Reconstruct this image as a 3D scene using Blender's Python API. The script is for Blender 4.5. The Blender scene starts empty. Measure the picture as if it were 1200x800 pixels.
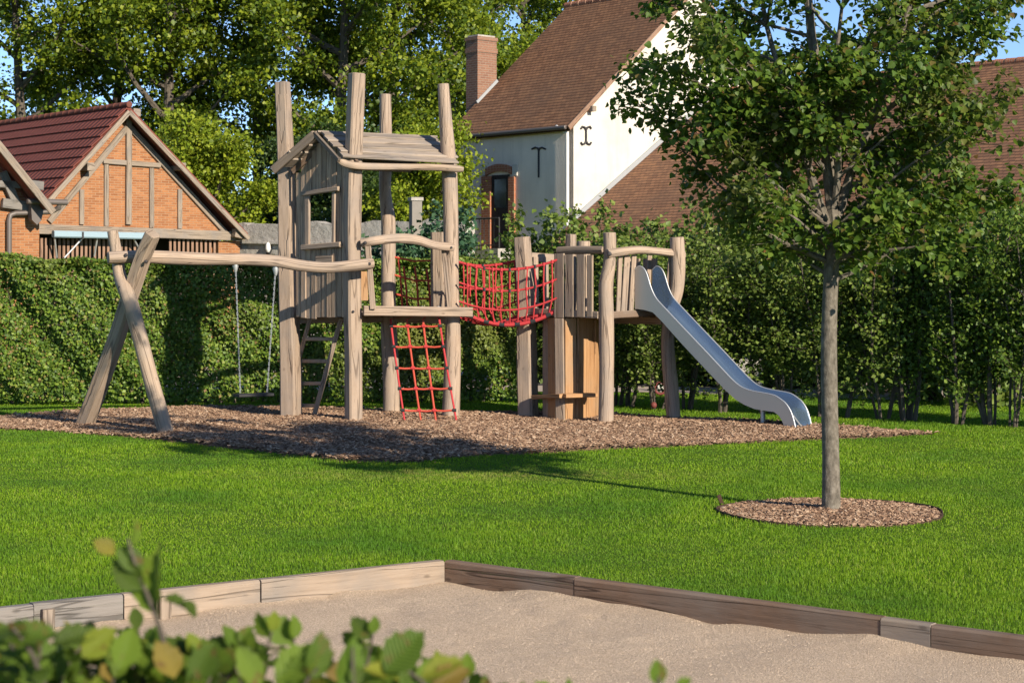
import bpy, math, random
import numpy as np
from mathutils import Vector, Matrix

R = math.radians
random.seed(7)
rng = np.random.default_rng(7)
C = bpy.context.scene.collection
SC = bpy.context.scene

# ------------------------------------------------------------------ camera, sky, sun, exposure
F, CX, HY, CAMZ = 2200.0, 600.0, 325.0, 1.75       # focal length and horizon in photo pixels, eye height
cam = bpy.data.cameras.new('camera')
cam.sensor_width = 36
cam.lens = F / 1200 * 36
cam.shift_y = -(400 - HY) / 1200
cam.clip_end = 2000
cam.clip_start = 0.05
cam.dof.use_dof = True
cam.dof.focus_distance = 21.5
cam.dof.aperture_fstop = 10.0
co = bpy.data.objects.new('camera', cam)
co.location = (0, 0, CAMZ)
co.rotation_euler = (R(90), 0, 0)
C.objects.link(co)
SC.camera = co

SUN_EL = R(23.8)
SUNH = Vector((0.61, -0.79)).normalized()             # where the sun stands, on the ground plan
w = bpy.data.worlds.new('World'); SC.world = w; w.use_nodes = True
nt = w.node_tree
sky = nt.nodes.new('ShaderNodeTexSky'); sky.sky_type = 'NISHITA'; sky.sun_disc = False
sky.sun_elevation = SUN_EL; sky.sun_rotation = math.atan2(SUNH.x, SUNH.y)
sky.air_density = 0.65; sky.dust_density = 0.02; sky.ozone_density = 2.6; sky.altitude = 1500
nt.links.new(sky.outputs[0], nt.nodes['Background'].inputs[0])
nt.nodes['Background'].inputs[1].default_value = 0.11
sun = bpy.data.lights.new('sun', 'SUN'); sun.energy = 4.8; sun.angle = R(0.5); sun.color = (1.0, 0.89, 0.72)
so = bpy.data.objects.new('sun', sun); C.objects.link(so)
sd = Vector((-SUNH.x * math.cos(SUN_EL), -SUNH.y * math.cos(SUN_EL), -math.sin(SUN_EL)))
so.rotation_euler = sd.to_track_quat('-Z', 'Y').to_euler(); so.location = (8, -8, 12)
vs = SC.view_settings
vs.view_transform = 'Standard'; vs.look = 'None'; vs.exposure = 0.75; vs.gamma = 1.0; vs.use_curve_mapping = False
SC.cycles.use_denoising = True
SC.cycles.max_bounces = 6; SC.cycles.diffuse_bounces = 3; SC.cycles.glossy_bounces = 2
SC.cycles.transmission_bounces = 3; SC.cycles.transparent_max_bounces = 4
SC.cycles.caustics_reflective = False; SC.cycles.caustics_refractive = False

# ------------------------------------------------------------------ helpers
def V(*a): return Vector(a)
def ray(px, py): return Vector(((px - CX) / F, 1.0, (HY - py) / F))
O = Vector((0, 0, CAMZ))
def P(px, py, D): return O + ray(px, py) * D
def G(px, py, z=0.0):                                   # where a pixel meets the ground at height z
    D = (CAMZ - z) * F / (py - HY)
    p = P(px, py, D); p.z = z
    return p
def on_wall(px, py, A, u):                              # pixel on the vertical plane through A along u
    n = Vector((-u.y, u.x, 0)); d = ray(px, py)
    return O + d * (n.dot(A - O) / n.dot(d))
def on_plane(px, py, A, n):
    d = ray(px, py)
    return O + d * (n.dot(A - O) / n.dot(d))

def raw_mesh(name, verts, idx, sizes, uv=None):
    me = bpy.data.meshes.new(name)
    verts = np.asarray(verts, dtype=np.float32); idx = np.asarray(idx, dtype=np.int32).ravel()
    sizes = np.asarray(sizes, dtype=np.int32)
    me.vertices.add(len(verts)); me.vertices.foreach_set('co', verts.ravel())
    me.loops.add(len(idx)); me.loops.foreach_set('vertex_index', idx)
    me.polygons.add(len(sizes))
    st = np.zeros(len(sizes), dtype=np.int32); st[1:] = np.cumsum(sizes)[:-1]
    me.polygons.foreach_set('loop_start', st)
    if uv is not None:
        l = me.uv_layers.new(name='UVMap'); l.data.foreach_set('uv', np.asarray(uv, dtype=np.float32).ravel())
    me.update(calc_edges=True); me.validate()
    me.polygons.foreach_set('use_smooth', [False] * len(me.polygons))
    return me

def link(name, me, mat, parent=None, loc=None):
    o = bpy.data.objects.new(name, me)
    if mat: me.materials.append(mat)
    C.objects.link(o)
    if parent is not None: o.parent = parent
    if loc is not None: o.location = loc
    return o

def tag(o, label=None, cat=None, group=None, kind=None):
    if label: o['label'] = label
    if cat: o['category'] = cat
    if group: o['group'] = group
    if kind: o['kind'] = kind
    return o

def thing(name, loc, label, cat, group=None):
    o = bpy.data.objects.new(name, None); C.objects.link(o); o.location = loc
    o.empty_display_size = 0.2
    return tag(o, label, cat, group)

def children(o): return [c for c in bpy.data.objects if c.parent == o]
def copy_tree(o, loc=None, rz=None, parent=None, kids=None):
    c = o.copy(); C.objects.link(c)
    if parent is not None: c.parent = parent
    if loc is not None: c.location = loc
    if rz is not None: c.rotation_euler = (0, 0, rz)
    for ch in children(o): copy_tree(ch, parent=c)
    return c

def wloc(parent):
    v = Vector((0, 0, 0))
    while parent is not None: v = v + parent.location; parent = parent.parent
    return v

class MB:
    """collects solids given in world coordinates and links them as one mesh object"""
    def __init__(s): s.v = []; s.f = []; s.uv = []
    def face(s, ids, uvs): s.f.append(list(ids)); s.uv.append(list(uvs))
    def poly(s, pts, uvs=None):
        b = len(s.v); s.v += [Vector(p) for p in pts]
        if uvs is None:
            a = Vector(pts[0]); e = (Vector(pts[1]) - a).normalized()
            n = e.cross(Vector(pts[-1]) - a).normalized(); f = n.cross(e)
            uvs = [((Vector(p) - a).dot(e), (Vector(p) - a).dot(f)) for p in pts]
        s.face(range(b, b + len(pts)), uvs)
    def tube(s, pts, radii, n=12, sq=0.0, rot=0.0, amp=0.0, cap=True, seed=0, flat=1.0):
        pts = [Vector(p) for p in pts]
        if not hasattr(radii, '__len__'): radii = [radii] * len(pts)
        rs = random.Random(seed)
        t0 = (pts[1] - pts[0]).normalized()
        ref = Vector((1, 0, 0)) if abs(t0.x) < 0.8 else Vector((0, 1, 0))
        x = (ref - t0 * ref.dot(t0)).normalized()
        b = len(s.v); L = 0; rings = []
        ph = [rs.uniform(0, 6.28) for _ in range(4)]
        for i, p in enumerate(pts):
            if i == 0: t = t0
            elif i == len(pts) - 1: t = (pts[-1] - pts[-2]).normalized()
            else: t = (pts[i + 1] - pts[i - 1]).normalized()
            x = (x - t * x.dot(t)).normalized(); y = t.cross(x)
            if i: L += (p - pts[i - 1]).length
            r = radii[i]; rings.append((len(s.v), L))
            for k in range(n):
                a = 2 * math.pi * k / n; rr = r
                if sq:                                  # hewn post: four faces with narrow chamfers
                    a = rot + math.pi / 4 + (k // 2) * math.pi / 2 + (-1, 1)[k % 2] * (.13 + .25 * (1 - sq)); rr = r * 1.17
                if amp: rr *= 1 + amp * (math.sin(2 * a + ph[0] + L * 2.1) * 0.6 + math.sin(3 * a + ph[1] - L * 3.7) * 0.4 + 0.5 * math.sin(L * 5 + ph[2]))
                s.v.append(p + x * (math.cos(a) * rr) + y * (math.sin(a) * rr * flat))
        for i in range(len(pts) - 1):
            b0, l0 = rings[i]; b1, l1 = rings[i + 1]; c = 6.28 * radii[i] / n
            for k in range(n):
                k2 = (k + 1) % n
                s.face((b0 + k, b0 + k2, b1 + k2, b1 + k), ((k * c, l0), ((k + 1) * c, l0), ((k + 1) * c, l1), (k * c, l1)))
        if cap:
            for (bb, l), p, t, sg in ((rings[0], pts[0], t0, -1), (rings[-1], pts[-1], (pts[-1] - pts[-2]).normalized(), 1)):
                inner = []
                for k in range(n):
                    q = s.v[bb + k]; inner.append(p + (q - p) * 0.88 + t * (sg * 0.08 * (q - p).length))
                ib = len(s.v); s.v += inner
                for k in range(n):
                    k2 = (k + 1) % n
                    q = (bb + k, ib + k, ib + k2, bb + k2) if sg < 0 else (bb + k, bb + k2, ib + k2, ib + k)
                    s.face(q, ((0, 0), (0, .01), (.01, .01), (.01, 0)))
                ids = list(range(ib, ib + n))
                if sg < 0: ids.reverse()
                r = (s.v[ib] - p).length
                s.face(ids, [(r * math.cos(6.28 * k / n), 0.15 * r * math.sin(6.28 * k / n)) for k in range(n)])
    def beam(s, p0, p1, wdir, w, t, ch=0.006, w1=None):
        """board from p0 to p1, w wide along wdir, t thick, with chamfered edges"""
        p0 = Vector(p0); p1 = Vector(p1); a = (p1 - p0); L = a.length; a.normalize()
        wd = Vector(wdir); wd = (wd - a * wd.dot(a)).normalized(); td = a.cross(wd)
        w1 = w if w1 is None else w1
        def sec(p, w):
            h, k = w / 2, t / 2; c = min(ch, h * 0.4, k * 0.4)
            return [p + wd * i + td * j for i, j in ((h - c, -k), (h, -k + c), (h, k - c), (h - c, k), (-h + c, k), (-h, k - c), (-h, -k + c), (-h + c, -k))]
        b = len(s.v); s.v += sec(p0, w) + sec(p1, w1)
        u0 = random.random() * 3; v0 = random.random() * 9; per = [0]
        for k in range(8): per.append(per[-1] + (s.v[b + k] - s.v[b + (k + 1) % 8]).length)
        for k in range(8):
            k2 = (k + 1) % 8
            s.face((b + k, b + k2, b + 8 + k2, b + 8 + k), ((u0 + per[k], v0), (u0 + per[k + 1], v0), (u0 + per[k + 1], v0 + L), (u0 + per[k], v0 + L)))
        s.face([b + 7 - k for k in range(8)], [(u0 + k * .01, v0) for k in range(8)])
        s.face([b + 8 + k for k in range(8)], [(u0 + k * .01, v0) for k in range(8)])
    def box(s, c, size, rz=0.0):
        c = Vector(c); sx, sy, sz = size
        d = Vector((math.cos(rz), math.sin(rz), 0))
        if sz >= max(sx, sy): s.beam(c - V(0, 0, sz / 2), c + V(0, 0, sz / 2), d, sx, sy)
        else:
            if sx >= sy: s.beam(c - d * sx / 2, c + d * sx / 2, Vector((-d.y, d.x, 0)), sy, sz)
            else:
                e = Vector((-d.y, d.x, 0)); s.beam(c - e * sy / 2, c + e * sy / 2, d, sx, sz)
    def prism(s, pts, ext):
        """closed polygon pts extruded by vector ext"""
        pts = [Vector(p) for p in pts]; ext = Vector(ext); n = len(pts)
        a = pts[0]; e = (pts[1] - a).normalized(); nn = Vector((0, 0, 0))
        for i in range(n): nn += (pts[i] - a).cross(pts[(i + 1) % n] - a)
        nn.normalize()
        if nn.dot(ext) > 0: pts.reverse(); nn = -nn
        a = pts[0]
        if abs(nn.z) < 0.5: f = Vector((0, 0, 1)); f = (f - nn * f.dot(nn)).normalized(); e = f.cross(nn)
        else: e = (pts[1] - a).normalized(); f = nn.cross(e)
        uv = [((p - a).dot(e), p.z if abs(nn.z) < .5 else (p - a).dot(f)) for p in pts]
        b = len(s.v); s.v += pts + [p + ext for p in pts]
        s.face(range(b, b + n), uv); s.face([b + n + i for i in reversed(range(n))], list(reversed(uv)))
        L = ext.length
        for i in range(n):
            j = (i + 1) % n; l = (pts[j] - pts[i]).length
            s.face((b + j, b + i, b + n + i, b + n + j), ((l, 0), (0, 0), (0, L), (l, L)))
    def build(s, name, mat, parent=None, origin=None, smooth=True, ang=38):
        off = wloc(parent) if parent is not None else Vector(origin if origin is not None else (0, 0, 0))
        vv = np.array([tuple(p) for p in s.v], dtype=np.float32) - np.array(tuple(off), dtype=np.float32)
        me = raw_mesh(name, vv, [i for f in s.f for i in f], [len(f) for f in s.f], [c for u in s.uv for c in u])
        if smooth:
            me.polygons.foreach_set('use_smooth', [True] * len(me.polygons)); me.set_sharp_from_angle(angle=R(ang))
        o = link(name, me, mat, parent)
        if parent is None and origin is not None: o.location = origin
        return o

def unit(a): return a / np.maximum(np.linalg.norm(a, axis=-1, keepdims=True), 1e-9)
TM = {  # leaf outlines: (x, y, lift) and quads/triangles
    'simple': ([(0, 0, 0), (.34, .42, .10), (0, .48, -.03), (-.34, .42, .10), (0, 1, -.06)], [(0, 1, 4, 2), (0, 2, 4, 3)]),
    'heart': ([(0, 0, 0), (.42, .10, .10), (.50, .42, .14), (.24, .78, .05), (0, 1.06, -.12), (-.24, .78, .05), (-.50, .42, .14), (-.42, .10, .10), (0, .5, -.02)],
              [(0, 1, 2, 8), (8, 2, 3, 4), (8, 4, 5, 6), (0, 8, 6, 7)]),
}
def leaves(name, pos, axis, nrm, size, mat, parent=None, origin=(0, 0, 0), tm='simple', width=1.0):
    tv, tf = TM[tm]; tv = np.array(tv); n = len(pos); m = len(tv)
    axis = unit(axis); nrm = unit(nrm - axis * np.sum(nrm * axis, 1, keepdims=True)); side = np.cross(axis, nrm)
    sz = np.asarray(size).reshape(n, 1, 1)
    v = (pos - np.array(origin))[:, None, :] + sz * (tv[None, :, 0:1] * width * side[:, None, :] + tv[None, :, 1:2] * axis[:, None, :] + tv[None, :, 2:3] * nrm[:, None, :])
    fl = np.array([i for f in tf for i in f]); ln = [len(f) for f in tf]
    idx = (np.arange(n)[:, None] * m + fl[None, :]).ravel()
    uvt = np.array([(tv[i, 0] + .5, tv[i, 1]) for i in fl])
    me = raw_mesh(name, v.reshape(-1, 3), idx, np.tile(ln, n), np.tile(uvt, (n, 1)))
    me.polygons.foreach_set('use_smooth', [True] * len(me.polygons))
    return link(name, me, mat, parent)

def inpoly(x, y, poly):
    poly = [(p[0], p[1]) for p in poly]; r = np.zeros(len(x), bool); j = len(poly) - 1
    for i in range(len(poly)):
        xi, yi = poly[i]; xj, yj = poly[j]
        c = ((yi > y) != (yj > y)) & (x < (xj - xi) * (y - yi) / (yj - yi + 1e-12) + xi)
        r ^= c; j = i
    return r

# ------------------------------------------------------------------ materials
class NT:
    def __init__(s, name):
        s.m = bpy.data.materials.new(name); s.m.use_nodes = True; s.t = s.m.node_tree
        s.b = s.t.nodes['Principled BSDF']; s.out = s.t.nodes['Material Output']
    def n(s, t, **k):
        x = s.t.nodes.new('ShaderNode' + t)
        for a, v in k.items(): setattr(x, a, v)
        return x
    def l(s, a, b): s.t.links.new(a, b)
    def coord(s, which='UV', scale=(1, 1, 1)):
        c = s.n('TexCoord'); m = s.n('Mapping'); m.inputs['Scale'].default_value = scale
        s.l(c.outputs[which], m.inputs[0]); return m.outputs[0]
    def noise(s, vec, scale, detail=4, rough=.55, dist=0):
        x = s.n('TexNoise'); x.inputs['Scale'].default_value = scale; x.inputs['Detail'].default_value = detail
        x.inputs['Roughness'].default_value = rough; x.inputs['Distortion'].default_value = dist
        s.l(vec, x.inputs['Vector']); return x.outputs['Fac']
    def ramp(s, fac, stops):
        r = s.n('ValToRGB'); e = r.color_ramp.elements
        while len(e) < len(stops): e.new(0.5)
        for k, (p, c) in enumerate(stops): e[k].position = p; e[k].color = (*c, 1)
        s.l(fac, r.inputs[0]); return r.outputs[0]
    def mix(s, fac, a, b, mode='MIX'):
        x = s.n('Mix', data_type='RGBA', blend_type=mode)
        for val, sock in ((fac, x.inputs[0]), (a, x.inputs[6]), (b, x.inputs[7])):
            if isinstance(val, (int, float)): sock.default_value = val
            elif isinstance(val, tuple): sock.default_value = (*val, 1)
            else: s.l(val, sock)
        return x.outputs[2]
    def math(s, op, a, b=0.0):
        x = s.n('Math', operation=op)
        for val, sock in ((a, x.inputs[0]), (b, x.inputs[1])):
            if isinstance(val, (int, float)): sock.default_value = val
            else: s.l(val, sock)
        return x.outputs[0]
    def bump(s, h, strength=.4, dist=.01, nrm=None):
        b = s.n('Bump'); b.inputs['Strength'].default_value = strength; b.inputs['Distance'].default_value = dist
        s.l(h, b.inputs['Height'])
        if nrm is not None: s.l(nrm, b.inputs['Normal'])
        s.l(b.outputs[0], s.b.inputs['Normal']); return b.outputs[0]
    def done(s, col=None, rough=.7, metal=0.0, spec=.3):
        if col is not None:
            if isinstance(col, tuple): s.b.inputs['Base Color'].default_value = (*col, 1)
            else: s.l(col, s.b.inputs['Base Color'])
        if isinstance(rough, float): s.b.inputs['Roughness'].default_value = rough
        else: s.l(rough, s.b.inputs['Roughness'])
        s.b.inputs['Metallic'].default_value = metal; s.b.inputs['Specular IOR Level'].default_value = spec
        return s.m

def m_wood(name, light, mid, dark, crack=.5, grey=None, rough=.75):
    t = NT(name)
    uv = t.coord('UV', (28, 1.6, 1)); oi = t.n('ObjectInfo')
    add = t.n('VectorMath', operation='ADD'); t.l(uv, add.inputs[0])
    cm = t.n('CombineXYZ'); t.l(t.math('MULTIPLY', oi.outputs['Random'], 37.0), cm.inputs[0]); t.l(t.math('MULTIPLY', oi.outputs['Random'], 91.0), cm.inputs[1])
    t.l(cm.outputs[0], add.inputs[1]); uv = add.outputs[0]
    g = t.noise(uv, 1.0, 6, .62, .35)
    col = t.ramp(g, [(.25, dark), (.46, mid), (.72, light)])
    uv2 = t.coord('UV', (6, 1.3, 1)); big = t.noise(uv2, 1.0, 3)
    col = t.mix(t.math('MULTIPLY', big, .5), col, mid, 'MIX')
    ob = t.coord('Object'); blot = t.noise(ob, 2.3, 4)
    col = t.mix(t.ramp(blot, [(.45, (0, 0, 0)), (.75, (1, 1, 1))]), col, grey or tuple(c * .8 for c in mid))
    gi = t.n('NewGeometry'); vr = t.n('HueSaturation'); t.l(t.math('ADD', t.math('MULTIPLY', gi.outputs['Random Per Island'], .36), .80), vr.inputs['Value']); t.l(col, vr.inputs['Color']); col = vr.outputs[0]
    fine = t.noise(t.coord('UV', (80, 2.0, 1)), 1.0, 3, .7, .2)
    ck = t.ramp(fine, [(.30, (1, 1, 1)), (.39, (0, 0, 0))])
    col = t.mix(t.math('MULTIPLY', ck, crack), col, tuple(c * .25 for c in dark))
    cr = t.noise(t.coord('UV', (11, .42, 1)), 1.0, 2, .5, .25); crk = t.ramp(t.math('ABSOLUTE', t.math('SUBTRACT', cr, .5)), [(.004, (1, 1, 1)), (.016, (0, 0, 0))])
    col = t.mix(t.math('MULTIPLY', crk, .55), col, tuple(c * .30 for c in dark))
    kn = t.n('TexVoronoi'); kn.inputs['Scale'].default_value = 1.0; t.l(t.coord('UV', (9, 4.0, 1)), kn.inputs['Vector'])
    k = t.ramp(kn.outputs['Distance'], [(.05, (1, 1, 1)), (.13, (0, 0, 0))])
    col = t.mix(t.math('MULTIPLY', k, .55), col, tuple(c * .45 for c in dark))
    t.bump(t.math('SUBTRACT', t.math('ADD', g, t.math('MULTIPLY', fine, .6)), t.math('MULTIPLY', crk, 1.2)), .6, .007)
    return t.done(col, rough, spec=.25)

M = {}
M['larch'] = m_wood('weathered_larch', (.40, .305, .235), (.315, .235, .175), (.17, .112, .078), .65, (.245, .198, .165))
M['larch_grey'] = m_wood('greyed_larch', (.40, .305, .23), (.315, .235, .172), (.17, .12, .085), .65, (.26, .21, .17))
M['larch_dark'] = m_wood('dark_weathered_edge', (.24, .19, .15), (.165, .13, .10), (.08, .06, .045), .6, (.13, .11, .095))
M['hut_board'] = m_wood('brown_hut_boards', (.56, .41, .29), (.44, .31, .21), (.20, .125, .085), .75, (.32, .245, .19))
M['robinia'] = m_wood('fresh_orange_planks', (.46, .28, .145), (.36, .195, .09), (.19, .09, .04), .45, (.34, .22, .13))
M['plank_dark'] = m_wood('dark_brown_timber', (.24, .155, .105), (.165, .105, .07), (.075, .05, .036), .6, (.20, .16, .13))  # dark brown tone for the right edging, a deck beam and roof rafters
M['timber_grey'] = m_wood('silvered_timber', (.25, .225, .205), (.19, .172, .155), (.10, .088, .075), .65, (.15, .142, .134))
M['timber_pale'] = m_wood('pale_sawn_timber', (.36, .285, .22), (.28, .215, .16), (.16, .115, .082), .7, (.20, .175, .152))
M['oak'] = m_wood('old_oak_beam', (.34, .275, .215), (.245, .195, .15), (.11, .08, .058), .7, (.21, .185, .165))
M['slat'] = m_wood('red_brown_slats', (.34, .215, .15), (.26, .16, .11), (.15, .09, .06), .3)
M['roofboard'] = m_wood('roof_boards', (.38, .315, .255), (.29, .235, .19), (.14, .105, .08), .6, (.22, .195, .175))

def m_bark():
    t = NT('young_bark'); v = t.coord('UV', (26, 14, 1))
    n = t.noise(v, 1.0, 5, .65); n2 = t.noise(t.coord('Object'), 5, 3)
    col = t.ramp(n, [(.3, (.055, .046, .038)), (.52, (.15, .128, .105)), (.75, (.28, .245, .205))])
    col = t.mix(t.math('MULTIPLY', n2, .4), col, (.13, .12, .085))
    t.bump(n, .8, .012); return t.done(col, .85, spec=.2)
M['bark'] = m_bark()
def m_darkbark():
    t = NT('dark_bark'); n = t.noise(t.coord('UV', (20, 5, 1)), 1.0, 4)  # one dark brown bark for hedges, shrubs, hornbeams and tall trees
    t.bump(n, .8, .02); return t.done(t.ramp(n, [(.3, (.05, .042, .034)), (.7, (.15, .125, .10))]), .9, spec=.15)
M['darkbark'] = m_darkbark()

def m_leaf(name, stops, trans=.35, tcol=(.22, .32, .03), rough=.5, spec=.35, patch=None, pscale=1.2):
    t = NT(name); g = t.n('NewGeometry')
    col = t.ramp(g.outputs['Random Per Island'], stops)
    if patch is not None:
        nz = t.noise(t.coord('Object'), pscale, 2)
        col = t.mix(t.ramp(nz, [(.52, (0, 0, 0)), (.72, (1, 1, 1))]), col, patch)
    t.done(col, rough, spec=spec)
    tr = t.n('BsdfTranslucent'); t.l(t.mix(.55, col, tcol), tr.inputs[0])
    mx = t.n('MixShader'); mx.inputs[0].default_value = trans
    t.l(t.b.outputs[0], mx.inputs[1]); t.l(tr.outputs[0], mx.inputs[2]); t.l(mx.outputs[0], t.out.inputs[0])
    return t.m
M['lf_tree'] = m_leaf('lime_leaves', [(0, (.032, .074, .012)), (.5, (.085, .155, .020)), (.85, (.16, .24, .03)), (.95, (.15, .13, .035)), (1, (.18, .075, .03))], .42, patch=(.105, .10, .03), pscale=.8)
M['lf_hedge'] = m_leaf('hornbeam_hedge_leaves', [(0, (.04, .085, .012)), (.5, (.105, .18, .022)), (.88, (.20, .28, .035)), (.95, (.20, .19, .05)), (1, (.24, .15, .065))], .25, patch=(.15, .17, .035), pscale=.55)
M['lf_row'] = m_leaf('hornbeam_row_leaves', [(0, (.035, .075, .010)), (.5, (.08, .145, .018)), (1, (.165, .235, .03))], .25)
M['lf_plane'] = m_leaf('plane_tree_leaves', [(0, (.045, .085, .010)), (.5, (.125, .185, .013)), (1, (.27, .315, .020))], .35, (.30, .36, .02), patch=(.17, .215, .018), pscale=.12)
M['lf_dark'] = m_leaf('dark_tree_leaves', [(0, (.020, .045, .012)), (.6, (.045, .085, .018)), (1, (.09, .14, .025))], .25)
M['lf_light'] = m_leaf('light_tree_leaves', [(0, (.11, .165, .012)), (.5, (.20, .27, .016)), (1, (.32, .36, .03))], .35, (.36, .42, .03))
M['lf_shrub'] = m_leaf('shrub_leaves', [(0, (.07, .115, .02)), (.5, (.125, .19, .03)), (1, (.21, .26, .055))], .3)
M['lf_ivy'] = m_leaf('ivy_leaves', [(0, (.022, .06, .03)), (.6, (.045, .10, .05)), (1, (.09, .16, .08))], .15, rough=.35)

def m_fgleaf():
    t = NT('near_hornbeam_leaves'); g = t.n('NewGeometry')
    col = t.ramp(g.outputs['Random Per Island'], [(0, (.018, .045, .008)), (.45, (.055, .12, .012)), (.82, (.13, .205, .018)), (.93, (.26, .25, .025)), (.95, (.26, .16, .03)), (1, (.20, .08, .03))])
    wv = t.n('TexWave', wave_type='BANDS', bands_direction='DIAGONAL'); wv.inputs['Scale'].default_value = 1.6; wv.inputs['Distortion'].default_value = 0
    uv = t.n('TexCoord'); sp = t.n('SeparateXYZ'); t.l(uv.outputs['UV'], sp.inputs[0])
    ax = t.math('ABSOLUTE', t.math('SUBTRACT', sp.outputs[0], .5))
    cb = t.n('CombineXYZ'); t.l(t.math('MULTIPLY', ax, -3.0), cb.inputs[0]); t.l(t.math('MULTIPLY', sp.outputs[1], 5.0), cb.inputs[1])
    t.l(cb.outputs[0], wv.inputs['Vector'])
    col = t.mix(t.math('MULTIPLY', wv.outputs['Fac'], .45), col, (.24, .31, .05))
    edge = t.noise(t.coord('Object'), 60, 3)
    col = t.mix(t.ramp(edge, [(.60, (0, 0, 0)), (.70, (1, 1, 1))]), col, (.16, .09, .03))
    t.bump(wv.outputs['Fac'], .5, .002)
    t.done(col, .5, spec=.25)
    tr = t.n('BsdfTranslucent'); t.l(t.mix(.5, col, (.35, .42, .03)), tr.inputs[0])
    mx = t.n('MixShader'); mx.inputs[0].default_value = .4
    t.l(t.b.outputs[0], mx.inputs[1]); t.l(tr.outputs[0], mx.inputs[2]); t.l(mx.outputs[0], t.out.inputs[0])
    return t.m
M['lf_near'] = m_fgleaf()

def m_grass():
    t = NT('lawn_blades'); g = t.n('NewGeometry')
    col = t.ramp(g.outputs['Random Per Island'], [(0, (.085, .17, .006)), (.5, (.165, .305, .008)), (.9, (.26, .40, .016)), (1, (.36, .38, .09))])
    ob = t.coord('Object'); n = t.noise(ob, .55, 3); n2 = t.noise(ob, 2.6, 3)
    col = t.mix(t.ramp(n, [(.42, (0, 0, 0)), (.66, (1, 1, 1))]), col, (.085, .195, .012))
    col = t.mix(t.math('MULTIPLY', t.ramp(n2, [(.50, (0, 0, 0)), (.75, (1, 1, 1))]), .55), col, (.21, .31, .02))
    # worn, drier patch in front of the bark and a few thin spots
    mp = t.n('Mapping'); tc = t.n('TexCoord'); mp.inputs['Location'].default_value = (.25 / 2.6, -16.6 / .75, 0); mp.inputs['Scale'].default_value = (1 / 2.6, 1 / .75, 0); t.l(tc.outputs['Object'], mp.inputs[0])
    ln = t.n('VectorMath', operation='LENGTH'); t.l(mp.outputs[0], ln.inputs[0]); n3 = t.noise(ob, 7.0, 4, .7)
    wear = t.math('MULTIPLY', t.ramp(ln.outputs['Value'], [(.25, (1, 1, 1)), (1, (0, 0, 0))]), t.ramp(n3, [(.42, (0, 0, 0)), (.62, (1, 1, 1))]))
    spots = t.math('MULTIPLY', t.ramp(t.noise(ob, 1.7, 5, .7), [(.62, (0, 0, 0)), (.72, (1, 1, 1))]), .5)
    col = t.mix(t.math('MAXIMUM', wear, spots), col, (.28, .26, .07))
    t.done(col, .55, spec=.25)
    tr = t.n('BsdfTranslucent'); t.l(t.mix(.5, col, (.22, .46, .01)), tr.inputs[0])
    mx = t.n('MixShader'); mx.inputs[0].default_value = .35
    t.l(t.b.outputs[0], mx.inputs[1]); t.l(tr.outputs[0], mx.inputs[2]); t.l(mx.outputs[0], t.out.inputs[0])
    return t.m
M['grass'] = m_grass()
def m_lawn():
    t = NT('lawn_soil_and_turf'); ob = t.coord('Object'); a = t.noise(ob, 38, 5, .7); b = t.noise(ob, 1.1, 4)
    col = t.ramp(a, [(.3, (.05, .09, .010)), (.6, (.10, .175, .016)), (.8, (.15, .23, .03))])
    col = t.mix(t.math('MULTIPLY', b, .4), col, (.05, .10, .012))
    t.bump(a, .9, .03); return t.done(col, .95, spec=.1)
M['lawn'] = m_lawn()
def m_mulch():
    t = NT('bark_mulch'); ob = t.coord('Object'); v = t.n('TexVoronoi'); v.inputs['Scale'].default_value = 34; t.l(ob, v.inputs['Vector'])
    n = t.noise(ob, 55, 4, .7); n2 = t.noise(ob, 1.4, 4)
    sp = t.n('SeparateColor'); t.l(v.outputs['Color'], sp.inputs[0])
    col = t.ramp(sp.outputs[0], [(.0, (.11, .065, .042)), (.5, (.22, .135, .085)), (1, (.34, .22, .14))])
    col = t.mix(t.math('MULTIPLY', n, .5), col, (.12, .075, .05)); col = t.mix(t.math('MULTIPLY', n2, .4), col, (.25, .155, .10))
    t.bump(t.math('ADD', v.outputs['Distance'], n), 1.0, .03); return t.done(col, .95, spec=.1)
M['mulch'] = m_mulch()
def m_chip():
    t = NT('wood_chips'); g = t.n('NewGeometry')
    col = t.ramp(g.outputs['Random Per Island'], [(0, (.11, .062, .04)), (.3, (.20, .122, .08)), (.65, (.31, .197, .128)), (.9, (.42, .29, .195)), (1, (.52, .39, .28))])
    return t.done(col, .9, spec=.15)
M['chip'] = m_chip()
def m_sand():
    t = NT('fine_pale_gravel'); ob = t.coord('Object'); v = t.n('TexVoronoi'); v.inputs['Scale'].default_value = 210; t.l(ob, v.inputs['Vector'])
    n = t.noise(ob, 2.2, 5, .6); f = t.noise(ob, 160, 3, .8)
    sp = t.n('SeparateColor'); t.l(v.outputs['Color'], sp.inputs[0])
    col = t.ramp(sp.outputs[0], [(0, (.40, .30, .215)), (.5, (.60, .46, .335)), (1, (.76, .61, .465))])
    col = t.mix(t.math('MULTIPLY', t.ramp(n, [(.45, (0, 0, 0)), (.7, (1, 1, 1))]), .35), col, (.50, .375, .27))
    t.bump(t.math('ADD', v.outputs['Distance'], t.math('MULTIPLY', f, .6)), 1.0, .008); return t.done(col, .95, spec=.15)
M['sand'] = m_sand()
def m_grain():
    t = NT('gravel_grains'); g = t.n('NewGeometry')
    return t.done(t.ramp(g.outputs['Random Per Island'], [(0, (.34, .25, .175)), (.5, (.60, .46, .335)), (1, (.80, .66, .52))]), .85, spec=.2)
M['grain'] = m_grain()
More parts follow.
